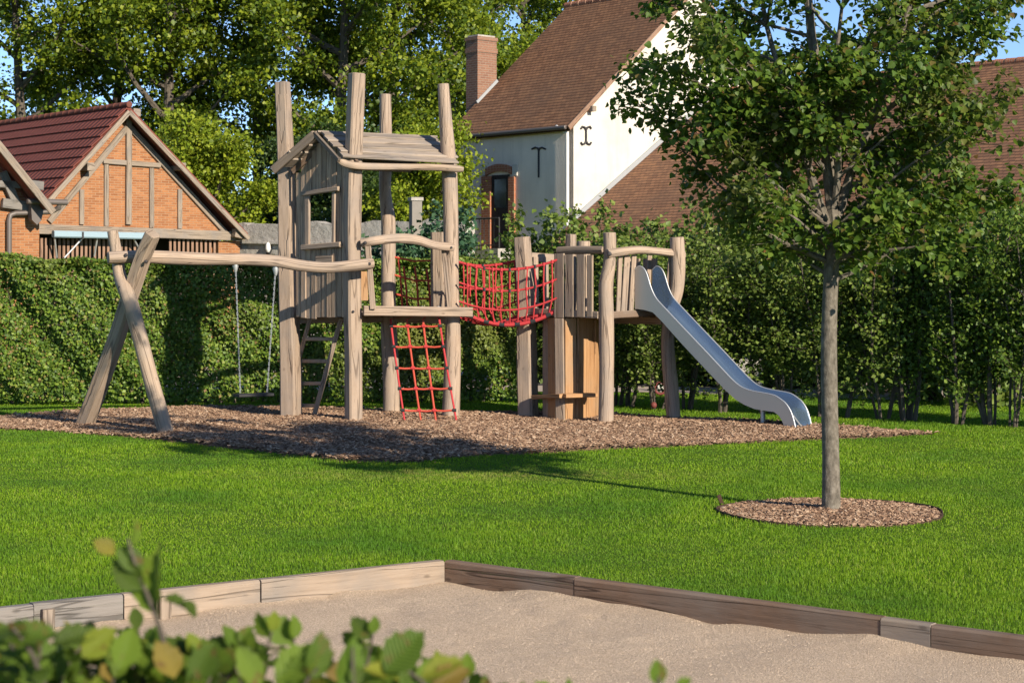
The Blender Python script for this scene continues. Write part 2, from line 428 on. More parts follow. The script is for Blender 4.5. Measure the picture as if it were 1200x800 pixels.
def m_path():
    t = NT('pale_path_gravel'); ob = t.coord('Object'); n = t.noise(ob, 30, 4); b = t.noise(ob, .6, 3)
    return t.done(t.mix(t.math('MULTIPLY', b, .5), t.ramp(n, [(.3, (.36, .29, .24)), (.7, (.52, .44, .37))]), (.40, .33, .28)), .95, spec=.1)
M['path'] = m_path()
def m_asphalt():
    t = NT('asphalt'); n = t.noise(t.coord('Object'), 40, 4)
    return t.done(t.ramp(n, [(.3, (.055, .05, .05)), (.7, (.10, .092, .09))]), .9, spec=.2)
M['asphalt'] = m_asphalt()
def m_brick(name, c1, c2, mort, bw=.23, rh=.075, ms=.010, tint=(.5, .3, .18)):
    t = NT(name); uv = t.coord('UV'); b = t.n('TexBrick'); b.offset = .5
    for k, v in (('Scale', 1.0), ('Mortar Size', ms), ('Mortar Smooth', .3), ('Bias', 0.0), ('Brick Width', bw), ('Row Height', rh)): b.inputs[k].default_value = v
    b.inputs['Color1'].default_value = (*c1, 1); b.inputs['Color2'].default_value = (*c2, 1); b.inputs['Mortar'].default_value = (*mort, 1)
    t.l(uv, b.inputs['Vector'])
    n = t.noise(t.coord('Object'), 1.3, 4); n2 = t.noise(t.coord('Object'), 14, 3)
    col = t.mix(t.math('MULTIPLY', n, .45), b.outputs['Color'], tint); col = t.mix(t.math('MULTIPLY', n2, .35), col, tuple(c * .75 for c in c2))
    h = t.math('SUBTRACT', 1.0, b.outputs['Fac']); t.bump(h, .8, .012); return t.done(col, .9, spec=.15)
M['brick'] = m_brick('orange_brick', (.43, .19, .08), (.235, .088, .036), (.40, .28, .18), bw=.21, rh=.062, ms=.009, tint=(.345, .15, .068))
M['brick_old'] = m_brick('old_chimney_brick', (.30, .155, .10), (.20, .10, .07), (.34, .27, .21), tint=(.24, .14, .10))
M['brick_red'] = m_brick('red_door_brick', (.42, .16, .085), (.33, .12, .065), (.46, .33, .24), tint=(.40, .16, .09))
def m_tiles():
    t = NT('brown_flat_tiles'); uv = t.coord('UV'); b = t.n('TexBrick'); b.offset = .5
    for k, v in (('Scale', 1.0), ('Mortar Size', .007), ('Mortar Smooth', .2), ('Bias', 0.0), ('Brick Width', .18), ('Row Height', .15)): b.inputs[k].default_value = v
    b.inputs['Color1'].default_value = (.29, .148, .082, 1); b.inputs['Color2'].default_value = (.19, .095, .055, 1); b.inputs['Mortar'].default_value = (.04, .025, .018, 1)
    t.l(uv, b.inputs['Vector'])
    ob = t.coord('Object'); n = t.noise(ob, .45, 4, .6); n2 = t.noise(ob, 3.0, 4)
    col = t.mix(t.ramp(n, [(.42, (0, 0, 0)), (.70, (.75, .75, .75))]), b.outputs['Color'], (.165, .095, .062))
    col = t.mix(t.math('MULTIPLY', t.ramp(n2, [(.5, (0, 0, 0)), (.8, (1, 1, 1))]), .5), col, (.40, .205, .10))
    sp = t.n('SeparateXYZ'); t.l(uv, sp.inputs[0])
    saw = t.math('FRACT', t.math('DIVIDE', sp.outputs[1], .15))
    col = t.mix(t.ramp(saw, [(.0, (1, 1, 1)), (.12, (1, 1, 1)), (.22, (0, 0, 0))]), col, (.055, .034, .025))  # shadow under each lapping course, painted as a dark line
    t.bump(t.math('SUBTRACT', 1.0, saw), 1.0, .03)
    return t.done(col, .9, spec=.15)
M['tiles'] = m_tiles()
def m_simple(name, col, rough=.6, metal=0.0, spec=.4, var=.15, scale=6):
    t = NT(name); n = t.noise(t.coord('Object'), scale, 4)
    c = t.mix(t.math('MULTIPLY', n, var * 2), col, tuple(x * .6 for x in col)); return t.done(c, rough, metal, spec)
def m_plaster(name, a, b):
    t = NT(name); ob = t.coord('Object'); n = t.noise(ob, .8, 5, .6); f = t.noise(ob, 18, 4)
    st = t.noise(t.coord('Object', (3.2, 3.2, .22)), 1.0, 5, .65)          # rain streaks and patched render
    col = t.mix(t.ramp(n, [(.4, (0, 0, 0)), (.72, (1, 1, 1))]), a, b)
    col = t.mix(t.math('MULTIPLY', t.ramp(st, [(.50, (0, 0, 0)), (.74, (1, 1, 1))]), .45), col, tuple(c * .72 for c in b))
    t.bump(t.math('ADD', f, n), .35, .015); return t.done(col, .92, spec=.1)
M['plaster'] = m_plaster('white_render', (.60, .565, .505), (.50, .465, .405))
M['plaster_lifted'] = m_plaster('shade_lifted_render', (.80, .70, .595), (.70, .61, .52))  # white render copied lighter and warmer, lifting the shaded walls by colour
def m_redtile():
    t = NT('wine_red_tiles'); uv = t.coord('UV'); sp = t.n('SeparateXYZ'); t.l(uv, sp.inputs[0])
    fx = t.math('FRACT', t.math('DIVIDE', sp.outputs[0], .24)); wv = t.math('SINE', t.math('MULTIPLY', fx, 6.283))
    n = t.noise(t.coord('Object'), 2.0, 4); n2 = t.noise(t.coord('Object'), 9, 3)
    col = t.mix(n, (.185, .055, .040), (.115, .036, .028)); col = t.mix(t.math('MULTIPLY', n2, .4), col, (.29, .10, .075))
    t.bump(wv, .7, .03); return t.done(col, .8, spec=.15)
M['redtile'] = m_redtile()
def m_stone():
    t = NT('rough_grey_stone'); ob = t.coord('Object'); v = t.n('TexVoronoi'); v.inputs['Scale'].default_value = 3.2; t.l(ob, v.inputs['Vector'])
    n = t.noise(ob, 6, 6, .7); n2 = t.noise(ob, 1.1, 4)
    sp = t.n('SeparateColor'); t.l(v.outputs['Color'], sp.inputs[0])
    col = t.mix(t.math('MULTIPLY', sp.outputs[0], .4), t.ramp(n, [(.3, (.20, .185, .165)), (.55, (.40, .375, .34)), (.8, (.56, .53, .48))]), (.30, .27, .24))
    col = t.mix(t.math('MULTIPLY', n2, .4), col, (.42, .385, .34)); t.bump(n, .9, .04); return t.done(col, .95, spec=.1)
M['pillar_stone'] = m_simple('weathered_pillar', (.26, .235, .205), .95, 0, .1, .3, 8)
M['ridge_red'] = m_simple('ridge_red', (.15, .055, .040), .8, 0, .2, .3, 5)
M['stone'] = m_stone()
def m_steel():
    t = NT('brushed_steel'); n = t.noise(t.coord('UV', (3, 60, 1)), 1.0, 3); b = t.noise(t.coord('Object'), 4, 4)
    col = t.mix(t.math('MULTIPLY', b, .3), (.50, .46, .43), (.38, .355, .335)); r = t.math('ADD', t.math('MULTIPLY', n, .15), .30)
    t.done(col, .35, .92, .5); t.l(r, t.b.inputs['Roughness']); return t.m
M['steel'] = m_steel()
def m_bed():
    t = NT('sky_tinted_bed'); n = t.noise(t.coord('Object'), 5, 4); b = t.noise(t.coord('UV', (40, 2, 1)), 1.0, 3)
    t.done(t.mix(n, (.20, .29, .40), (.15, .22, .32)), .3, .75, .5); t.l(t.math('ADD', t.math('MULTIPLY', b, .2), .18), t.b.inputs['Roughness']); return t.m  # blue of the mirrored sky is put into the bed colour
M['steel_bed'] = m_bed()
M['galv'] = m_simple('galvanised_metal', (.55, .56, .57), .45, .7)
M['zinc'] = m_simple('zinc_sheet', (.40, .42, .44), .55, .4)
M['dark_metal'] = m_simple('dark_iron', (.045, .042, .045), .6, .3)
M['pipe_brown'] = m_simple('brown_grey_pipe', (.135, .115, .105), .5, .2)
M['white_paint'] = m_simple('white_paint', (.72, .71, .68), .5)
M['rope'] = m_simple('red_rope', (.46, .04, .045), .75, 0, .3, .2, 40)
M['rope_orange'] = m_simple('orange_red_rope', (.50, .075, .045), .75, 0, .3, .2, 40)
M['black'] = m_simple('black_rubber', (.022, .022, .024), .65)
M['blue_awning'] = m_simple('pale_blue_case', (.27, .37, .43), .5, 0, .4, .08)
M['door'] = m_wood('dark_door', (.05, .04, .036), (.032, .026, .024), (.014, .012, .011), .3, (.04, .036, .034))
M['glass'] = m_simple('dark_window_glass', (.03, .035, .045), .12, 0, .6)
M['grey_shutter'] = m_simple('grey_shutter', (.15, .16, .165), .6)
M['corten'] = m_simple('rusty_edging', (.07, .040, .029), .9, 0, .2, .3, 12)
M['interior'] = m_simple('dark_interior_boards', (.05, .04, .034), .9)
M['red_toy'] = m_simple('red_plastic', (.17, .04, .035), .7)

# ------------------------------------------------------------------ ground: lawn sheet with the pit cut out, mulch bed, gravel pit, path, road
pc = G(520, 657, .04); pc.z = 0
pl = pc + (G(0, 712, .04) - G(520, 657, .04)).normalized() * 4.6; pl.z = 0
pr = pc + (G(1200, 745, .04) - G(520, 657, .04)).normalized() * 6.2; pr.z = 0
pf = pl + (pr - pc); PIT = [pc, pr, pf, pl]
S = 420.0
mb = MB()
outer = [V(S * .0, S, 0), V(S, 0, 0), V(0, -S, 0), V(-S, 0, 0)]
for i in range(4):
    j = (i + 1) % 4
    mb.poly([PIT[i], PIT[j], outer[j], outer[i]][::-1])
tag(mb.build('ground', M['lawn'], smooth=False), kind='structure')

front = [(-140, 500), (0, 503), (60, 506), (150, 512), (200, 517), (300, 528), (400, 541), (480, 542), (560, 534), (640, 531), (720, 526), (800, 523), (900, 518), (1000, 514), (1092, 509)]
back = [(1060, 505), (1000, 501), (900, 497), (800, 492), (700, 486), (560, 484), (450, 481), (330, 479), (215, 478), (100, 484), (0, 490), (-140, 494)]
MUL = []
for (x, y) in front + back:
    MUL.append(G(x, y))
def resample(poly, step=.12, jit=.035):
    out = []
    for i in range(len(poly)):
        a, b = poly[i], poly[(i + 1) % len(poly)]; n = max(1, int((b - a).length / step))
        for k in range(n):
            p = a.lerp(b, k / n); out.append(p + V(random.uniform(-jit, jit), random.uniform(-jit, jit), 0))
    return out
MULR = resample(MUL)
def hill(x, y):                                       # the mulch lies a few centimetres proud of the lawn
    return .022 + .012 * np.sin(x * 1.7 + y) + .010 * np.sin(x * .9 - y * 2.3)
# mulch as a grid of small cells clipped to the outline, with a skirt at the lawn
xs = np.arange(-9.2, 6.0, .10); ys = np.arange(16.8, 26.2, .10)
gx, gy = np.meshgrid(xs, ys); ins = inpoly(gx.ravel(), gy.ravel(), MULR).reshape(gx.shape)
gz = np.where(ins, hill(gx, gy) + rng.normal(0, .006, gx.shape), -.01)
vv = np.stack([gx, gy, gz], -1).reshape(-1, 3); H, W = gx.shape
ii = np.arange(H * W).reshape(H, W)
keep = ins[:-1, :-1] | ins[1:, :-1] | ins[:-1, 1:] | ins[1:, 1:]
q = np.stack([ii[:-1, :-1], ii[:-1, 1:], ii[1:, 1:], ii[1:, :-1]], -1)[keep]
me = raw_mesh('mulch_bed', vv, q, [4] * len(q))
me.polygons.foreach_set('use_smooth', [True] * len(me.polygons))
tag(link('mulch_bed', me, M['mulch']), kind='structure')

# gravel in the pit: gently raked surface heaped against the boards
n = 200; A = np.linspace(0.0, 1, n); B = np.linspace(0.0, 1, n)
e1 = np.array(pr - pc); e2 = np.array(pl - pc)
aa, bb = np.meshgrid(A, B); px_ = np.array(pc)[None, None, :] + aa[..., None] * e1 + bb[..., None] * e2
def sand_z(x, y, a, b):
    edge = np.exp(-np.minimum(a * 6.2, b * 4.6) / .10)
    rr = random.Random(5); dent = 0
    for _ in range(46):
        cx, cy, sg = rr.uniform(-3, 3.6), rr.uniform(7.6, 11), rr.uniform(.05, .13); dent = dent - rr.uniform(.007, .020) * np.exp(-((x - cx) ** 2 + (y - cy) ** 2) / sg ** 2) + .009 * np.exp(-((x - cx - sg) ** 2 + (y - cy) ** 2) / (sg * .8) ** 2)
    return dent + .0035 * np.sin(x * 17 + 3 * np.sin(y * 5)) * np.sin(y * 13 + x * 4) - .095 + .008 * np.sin(x * 2.1 + 1) * np.cos(y * 1.7) + .006 * np.sin(x * 5.3 - y * 4.1) + edge * (.012 + .014 * np.sin(x * 4.0) + .008 * np.sin(x * 11))
px_[..., 2] = sand_z(px_[..., 0], px_[..., 1], aa, bb)
ii = np.arange(n * n).reshape(n, n)
q = np.stack([ii[:-1, :-1], ii[1:, :-1], ii[1:, 1:], ii[:-1, 1:]], -1).reshape(-1, 4)
me = raw_mesh('gravel_pit_floor', px_.reshape(-1, 3), q, [4] * len(q)); me.polygons.foreach_set('use_smooth', [True] * len(me.polygons))
tag(link('pit_floor', me, M['sand']), kind='structure')
# loose grains
N = 60000
a = rng.random(N); b = rng.random(N); a = a ** 1.0
p = np.array(pc)[None] + a[:, None] * e1 + b[:, None] * e2
ok = p[:, 1] > 7.6; p, a, b = p[ok], a[ok], b[ok]; N = len(p)
p[:, 2] = sand_z(p[:, 0], p[:, 1], a, b) + .001
s = rng.uniform(.0014, .0032, N) * np.where(rng.random(N) > .985, 1.8, 1)
octv = np.array([(1, 0, 0), (0, 1, 0), (-1, 0, 0), (0, -1, 0), (0, 0, .75), (0, 0, -.75)])
th = rng.uniform(0, 6.28, N); cs, sn = np.cos(th), np.sin(th); st = rng.uniform(.7, 1.4, N)
vx = octv[None, :, 0] * cs[:, None] * st[:, None] - octv[None, :, 1] * sn[:, None]; vy = octv[None, :, 0] * sn[:, None] * st[:, None] + octv[None, :, 1] * cs[:, None]
vz = np.broadcast_to(octv[None, :, 2], vx.shape)
vv = p[:, None, :] + s[:, None, None] * np.stack([vx, vy, vz], -1)
tf = np.array([(0, 1, 4), (1, 2, 4), (2, 3, 4), (3, 0, 4)]).ravel()
me = raw_mesh('gravel', vv.reshape(-1, 3), (np.arange(N)[:, None] * 6 + tf[None]).ravel(), [3] * (4 * N))
tag(link('gravel', me, M['grain']), 'fine pale beige gravel filling the timber-edged pit', 'gravel', kind='stuff')

mb = MB(); mb.poly([V(-6, 29.4, .006), V(2.0, 28.6, .006), V(8.2, 25.4, .006), V(16, 20, .006), V(17.5, 22.2, .006), V(9.0, 28.0, .006), V(3.0, 35.5, .006), V(-6, 36.5, .006)])
tag(mb.build('path', M['path'], smooth=False), kind='structure')
mb = MB(); mb.poly([V(-6, 30.6, .010), V(2.2, 30.2, .010), V(4.6, 29.4, .010), V(4.4, 31.0, .010), V(2.2, 32.0, .010), V(-6, 32.6, .010)])
tag(mb.build('road', M['asphalt'], smooth=False), kind='structure')

# ------------------------------------------------------------------ white house (back right)
hc = P(672, 142, 55.0); hc.z = 0
hu = V(-.655, .755, 0).normalized(); hv = V(.755, .655, 0).normalized()
HE = CAMZ + 183 / F * 55.0; HW = 10.2; HL = 5.6; HR = 10.83
house = thing('house', hc, 'white rendered house with steep brown tiled roof and brick chimney', 'house')
wl = MB(); wl.prism([hc + V(0, 0, -.2), hc + hu * HL + V(0, 0, -.2), hc + hu * HL + V(0, 0, HE), hc + V(0, 0, HE)], hv * .4)
wl.build('wall', M['plaster_lifted'], house, smooth=False)['label'] = 'shaded white eaves wall'
wg = MB(); wg.prism([hc + hv * .4 - hu * .003 + V(0, 0, -.2), hc + hv * HW - hu * .003 + V(0, 0, -.2), hc + hv * HW - hu * .003 + V(0, 0, HE), hc + hv * (HW / 2) - hu * .003 + V(0, 0, HR - .12), hc + hv * .0 - hu * .003 + V(0, 0, HE), hc - hu * .003 + V(0, 0, -.2)], hu * .35)
wg.build('gable_wall', M['plaster'], house, smooth=False)['label'] = 'sunlit white gable wall'
wb = MB(); wb.prism([hc + hv * HW + V(0, 0, -.2), hc + hv * HW + hu * HL + V(0, 0, -.2), hc + hv * HW + hu * HL + V(0, 0, HE), hc + hv * HW + V(0, 0, HE)], hv * -.35)
wb.prism([hc + hu * HL + hv * .4 + V(0, 0, -.2), hc + hu * HL + hv * (HW - .36) + V(0, 0, -.2), hc + hu * HL + hv * (HW - .36) + V(0, 0, HE), hc + hu * HL + hv * (HW / 2) + V(0, 0, HR - .15), hc + hu * HL + hv * .4 + V(0, 0, HE + .2)], hu * -.3)
wb.build('rear_wall', M['plaster_lifted'], house, smooth=False)
def slope(mb, e0, e1, r1, r0, th):
    """roof slab: eave e0->e1, ridge r0->r1, uv in metres up the slope"""
    e0, e1, r0, r1 = map(Vector, (e0, e1, r0, r1)); n = (e1 - e0).cross(r0 - e0).normalized()
    if n.z < 0: n = -n
    x = (e1 - e0).normalized(); y = n.cross(x)
    if y.z < 0: y = -y
    pts = [e0, e1, r1, r0]; b = len(mb.v); mb.v += pts + [p - n * th for p in pts]
    uv = [((p - e0).dot(x), (p - e0).dot(y)) for p in pts]
    mb.face((b, b + 1, b + 2, b + 3), uv); mb.face((b + 7, b + 6, b + 5, b + 4), uv[::-1])
    for i in range(4):
        j = (i + 1) % 4; mb.face((b + j, b + i, b + 4 + i, b + 4 + j), (uv[j], uv[i], uv[i], uv[j]))
zE = HE - .16; sl = (HR - HE) / (HW / 2)
rf = MB()
k0 = -.30
slope(rf, hc + hv * k0 - hu * .10 + V(0, 0, HE + sl * k0 + .06), hc + hv * k0 + hu * (HL + .15) + V(0, 0, HE + sl * k0 + .06), hc + hv * (HW / 2) + hu * (HL + .15) + V(0, 0, HR), hc + hv * (HW / 2) - hu * .10 + V(0, 0, HR), .12)
slope(rf, hc + hv * (HW + .3) - hu * .10 + V(0, 0, HE - .2), hc + hv * (HW + .3) + hu * (HL + .15) + V(0, 0, HE - .2), hc + hv * (HW / 2) + hu * (HL + .15) + V(0, 0, HR - .003), hc + hv * (HW / 2) - hu * .10 + V(0, 0, HR - .003), .12)
roof = rf.build('roof', M['tiles'], house, smooth=False)
rd = MB()
for k in range(17):
    a0 = hc + hv * (HW / 2) + hu * (-.1 + k * .35) + V(0, 0, HR - .02); rd.tube([a0, a0 + hu * .37], [.13, .115], 10)
rd.build('ridge_tiles', M['brick_red'], roof)
vg = MB(); vg.beam(hc - hu * .12 + hv * (-.3) + V(0, 0, HE - .22), hc - hu * .12 + hv * (HW / 2) + V(0, 0, HR - .10), V(0, 0, 1), .13, .05)
vg.beam(hc - hu * .12 + hv * (HW + .3) + V(0, 0, HE - .24), hc - hu * .12 + hv * (HW / 2 + .05) + V(0, 0, HR - .11), V(0, 0, 1), .13, .05)
vg.build('verge', M['slat'], roof)
for (x, y) in ((690, 128), (735, 77)):
    q = on_wall(x, y, hc, hv); m_ = MB(); m_.box(q - hu * .12, (.16, .24, .16), math.atan2(hv.y, hv.x)); m_.build('purlin_end', M['oak'], house)
# chimney on the left slope
nrm = hu.cross((hv * (HW / 2) + V(0, 0, HR - HE)).normalized()); nrm = nrm if nrm.z > 0 else -nrm
cb_ = on_plane(560, 122, hc + V(0, 0, HE), nrm)
ct = on_wall(560, 41, cb_, hu).z
ch = thing  # chimney is part of the house
cm_ = MB(); cz0 = cb_.z - .6
cc = cb_ + hu * .28 + hv * .38; cc.z = 0
def cbox(m, c, su, sv, z0, z1):
    m.prism([c - hu * su - hv * sv + V(0, 0, z0), c + hu * su - hv * sv + V(0, 0, z0), c + hu * su + hv * sv + V(0, 0, z0), c - hu * su + hv * sv + V(0, 0, z0)], V(0, 0, z1 - z0))
cbox(cm_, cc, .29, .40, cz0, ct - .55)
cbox(cm_, cc, .315, .425, ct - .549, ct - .40); cbox(cm_, cc, .29, .40, ct - .399, ct - .16); cbox(cm_, cc, .32, .43, ct - .159, ct - .04)
chim = cm_.build('chimney', M['brick_old'], house, smooth=False)
fm = MB(); fm.beam(cc - hu * .30 - hv * .42 + V(0, 0, cb_.z + .02), cc - hu * .30 + hv * .44 + V(0, 0, cb_.z + .02 + .86 * sl), V(0, 0, 1), .16, .05); fm.build('flashing', M['zinc'], chim)
cp = MB(); cbox(cp, cc, .26, .36, ct - .039, ct + .02); cp.build('chimney_cap', M['stone'], chim)
# gutter, downpipe, door, window, anchors
gu = MB(); g0 = hc - hv * .36 + V(0, 0, HE - .20); gu.tube([g0 - hu * .05, g0 + hu * (HL + .1)], .06, 10); gut = gu.build('gutter', M['pipe_brown'], house)
q0 = on_wall(659, 149, hc, hu); q1 = on_wall(667.5, 156, hc, hu); q2 = on_wall(667.5, 300, hc, hu)
dp = MB(); dp.tube([q0 - hv * .25, q0 - hv * .1 + V(0, 0, -.05), q1 - hv * .09, q1 - hv * .09 + V(0, 0, -.2), q2 - hv * .09], .055, 10); dp.build('downpipe', M['white_paint'], house)
def wrect(m, x0, y0, x1, y1, u, out, dep, A=hc):
    a = on_wall(x0, y1, A, u); b = on_wall(x1, y1, A, u); t = on_wall((x0 + x1) / 2, y0, A, u).z; z0 = min(a.z, b.z); a.z = b.z = z0
    nn = out.normalized(); m.prism([a + nn * .0 + out, b + out, V(b.x, b.y, t) + out, V(a.x, a.y, t) + out], nn * -dep); return a, b, z0, t
dr = thing; drm = MB(); a, b, z0, t = wrect(drm, 576.5, 205, 597.5, 292, hu, -hv * .012, .03)
door = drm.build('door', M['door'], house, smooth=False)
gl = MB(); wrect(gl, 580, 210, 594, 243, hu, -hv * .02, .012); gl.build('pane', M['glass'], door, smooth=False)
br = MB(); wrect(br, 566, 207, 576.4, 292, hu, -hv * .075, .08); wrect(br, 597.6, 207, 604.5, 292, hu, -hv * .075, .08)
dA = on_wall(570.5, 206, hc, hu); dB = on_wall(601, 206, hc, hu); zt = on_wall(586, 195, hc, hu).z; zb = on_wall(586, 204.5, hc, hu).z
N_ = 9
for k in range(N_):
    f0, f1 = k / N_, (k + .9) / N_; rise = lambda f: .12 * (1 - (2 * f - 1) ** 2)
    l0, l1 = dA.lerp(dB, f0), dA.lerp(dB, f1)
    br.prism([V(l0.x, l0.y, zb - .02 + rise(f0)) - hv * .08, V(l1.x, l1.y, zb - .02 + rise(f1)) - hv * .08, V(l1.x, l1.y, zt + rise(f1) - .05) - hv * .08, V(l0.x, l0.y, zt + rise(f0) - .05) - hv * .08], hv * .085)
br.build('brick_surround', M['brick_red'], house, smooth=False)
bl = MB(); wrect(bl, 564, 193, 570, 206, hu, -hv * .05, .055); bl.build('corner_stone', M['plaster'], house, smooth=False); bl = MB(); wrect(bl, 601.5, 193, 607, 206, hu, -hv * .05, .055); bl.build('corner_stone', M['plaster'], house, smooth=False)
sh = MB(); wrect(sh, 537, 239, 552, 292, hu, -hv * .05, .055); win = sh.build('window', M['grey_shutter'], house, smooth=False)
sg = MB(); wrect(sg, 540, 243, 550, 268, hu, -hv * .058, .01); sg.build('pane', M['glass'], win, smooth=False)
an = MB()
def wp(x, y, u=hu, off=-hv * .03): return on_wall(x, y, hc, u) + off
an.tube([wp(632, 208), wp(632, 190), wp(632, 176), wp(631, 174), wp(628, 173), wp(624, 175)], .028, 8); an.tube([wp(632, 178), wp(633, 174), wp(636, 173), wp(640, 175)], .026, 8)
an.build('wall_anchor', M['dark_metal'], house)
an = MB(); of = -hu * .035
for sgn in (1, -1):
    an.tube([wp(686 + sgn * 6, 151, hv, of), wp(686 + sgn * 4.5, 148.5, hv, of), wp(686 + sgn * 1.5, 149.5, hv, of), wp(686, 153, hv, of), wp(686, 159, hv, of)], .03, 8)
    an.tube([wp(686, 158, hv, of), wp(686, 165, hv, of), wp(686 + sgn * 1.5, 168.5, hv, of), wp(686 + sgn * 4.5, 169.5, hv, of), wp(686 + sgn * 6, 167, hv, of)], .03, 8)
an.build('wall_anchor', M['dark_metal'], house)
# landing and its railing
lz = z0; la = on_wall(520, 290, hc, hu); lb = on_wall(622, 290, hc, hu)
ld = MB(); la.z = lb.z = 0
ld.prism([la - hv * .02, lb - hv * .02, lb - hv * 1.3, la - hv * 1.3], V(0, 0, lz)); ld.build('landing', M['stone'], house, smooth=False)
ra = la - hv * 1.25; rb = lb - hv * 1.25; rl = MB(); zt = lz + .9
rl.tube([V(ra.x, ra.y, zt), V(rb.x, rb.y, zt)], .025, 8); rl.tube([V(ra.x, ra.y, lz + .1), V(rb.x, rb.y, lz + .1)], .018, 8)
for k in range(19):
    q = ra.lerp(rb, k / 18); rl.tube([V(q.x, q.y, lz - .003), V(q.x, q.y, zt)], .013 if k % 6 else .024, 6)
rl.build('railing', M['dark_metal'], house)

# long low wing whose tiled roof runs from the gable to the right
wing = thing('barn_wing', hc - hu * 6, 'long low building with a broad brown tiled roof against the white gable', 'building')
wz = lambda v: 3.42 + .675 * v
jo = -hu * .02
rf = MB(); V0, V1, UL = -1.9, 6.2, 17.0
slope(rf, hc + hv * V0 + jo + V(0, 0, wz(V0)), hc + hv * V0 - hu * UL + V(0, 0, wz(V0)), hc + hv * V1 - hu * UL + V(0, 0, wz(V1)), hc + hv * V1 + jo + V(0, 0, wz(V1)), .14)
slope(rf, hc + hv * (2 * V1 - V0) + jo + V(0, 0, wz(V0)), hc + hv * (2 * V1 - V0) - hu * UL + V(0, 0, wz(V0)), hc + hv * V1 - hu * UL + V(0, 0, wz(V1) - .003), hc + hv * V1 + jo + V(0, 0, wz(V1) - .003), .14)
wr = rf.build('roof', M['tiles'], wing, smooth=False)
rd = MB()
for k in range(46):
    a0 = hc + hv * V1 - hu * (.2 + k * .36) + V(0, 0, wz(V1) - .02); rd.tube([a0, a0 - hu * .38], [.12, .105], 10)
rd.build('ridge_tiles', M['brick_red'], wr)
fl = MB(); fl.beam(hc + hv * (V0 + 1.9) - hu * .06 + V(0, 0, wz(0) + .05), hc + hv * V1 - hu * .06 + V(0, 0, wz(V1) + .05), V(0, 0, 1), .16, .06); fl.build('flashing', M['zinc'], wr)
ww = MB(); ww.prism([hc + hv * (V0 + .4) - hu * .05, hc + hv * (V0 + .4) - hu * (UL - .2), hc + hv * (V0 + .4) - hu * (UL - .2) + V(0, 0, wz(V0 + .4) - .18), hc + hv * (V0 + .4) - hu * .05 + V(0, 0, wz(V0 + .4) - .18)], hv * .3)
ww.prism([hc + hv * (V0 + .72) - hu * (UL - .2), hc + hv * (2 * V1 - V0 - .4) - hu * (UL - .2), hc + hv * (2 * V1 - V0 - .4) - hu * (UL - .2) + V(0, 0, wz(V0 + .4) - .2), hc + hv * V1 - hu * (UL - .2) + V(0, 0, wz(V1) - .22), hc + hv * (V0 + .72) - hu * (UL - .2) + V(0, 0, wz(V0 + .72) - .2)], hu * .3)
ww.build('wall', M['plaster'], wing, smooth=False)

# ------------------------------------------------------------------ brick barn (back left)
gd = V(.77, .64, 0).normalized(); rdv = V(-.64, .77, 0).normalized()
ap = P(151, 124, 48.0)                                   # apex of the verge
barn = thing('brick_barn', V(ap.x, ap.y, 0), 'half-timbered orange brick barn gable under a wine red tiled roof', 'barn')
WA = ap + rdv * .42                                      # a point of the gable wall plane
eR = on_wall(291, 274, ap, gd); eL = on_wall(60, 226, ap, gd); eL = ap + (eL - ap) * 1.75
def bw(x, y, off=0.0): return on_wall(x, y, WA, gd) - rdv * off
RL = 13.0
rf = MB(); slope(rf, eR, eR + rdv * RL, ap + rdv * RL + V(0, 0, -.003), ap + V(0, 0, -.003), .10)
dL = (eL - ap); nrow = 15; up = dL.cross(rdv).normalized(); up = up if up.z > 0 else -up
slope(rf, eL - up * .06, eL - up * .06 + rdv * RL, ap - up * .06 + rdv * RL, ap - up * .06, .08)
for k in range(nrow):                                    # courses of tiles, each lapping the one below
    t0, t1 = k / nrow, (k + 1.12) / nrow
    p0 = ap + dL * t0 + up * .000; p1 = ap + dL * min(t1, 1.0) + up * .045
    slope(rf, p1, p1 + rdv * RL, p0 + rdv * RL, p0, .03)
broof = rf.build('roof', M['redtile'], barn, smooth=False)
rd = MB()
for k in range(36):
    a0 = ap + rdv * (-.03 + k * .36) + V(0, 0, .03); rd.tube([a0, a0 + rdv * .36, a0 + rdv * .38], [.085, .075, .09], 10)
rd.build('ridge_tiles', M['ridge_red'], broof)
vb = MB(); vb.beam(ap + V(0, 0, -.16) - rdv * .02, eR + V(0, 0, -.13) - rdv * .02, V(0, 0, 1), .12, .05); vb.beam(ap + V(0, 0, -.16) - rdv * .022, eL + V(0, 0, -.13) - rdv * .022, V(0, 0, 1), .12, .05)
vb.build('bargeboard', M['oak'], broof)
wL = on_wall(-40, 340, WA, gd); wR = on_wall(276, 340, WA, gd); wL.z = wR.z = -.2
def zrake(p):
    s_ = (p - ap).dot(gd)
    return ap.z + s_ * ((eR.z - ap.z) / (eR - ap).dot(gd) if s_ > 0 else (eL.z - ap.z) / (eL - ap).dot(gd)) - .30
tl = bw(40, 275); tr_ = bw(276, 279)
tieL, tieR = bw(36, 274), bw(285, 279); tz = .5 * (bw(150, 274).z + bw(150, 274).z)
sR = (ap.z - .30 - tz - .05) / ((eL.z - ap.z) / (eL - ap).dot(gd)); qR = V(WA.x, WA.y, 0) - gd * sR
barn_left = [V(qR.x, qR.y, tz + .05), V(wL.x, wL.y, tz + .05)]
gw = MB(); aW = V(WA.x, WA.y, ap.z - .30)
a_ = V(tieL.x, tieL.y, tz); b_ = bw(272, 279); b_.z = tz
lw = wL.copy(); 
gw.prism([V(wL.x, wL.y, tz), V(b_.x, b_.y, tz), V(b_.x, b_.y, zrake(b_)), aW, *barn_left], rdv * .3)
gw.build('gable_wall', M['brick'], barn, smooth=False)
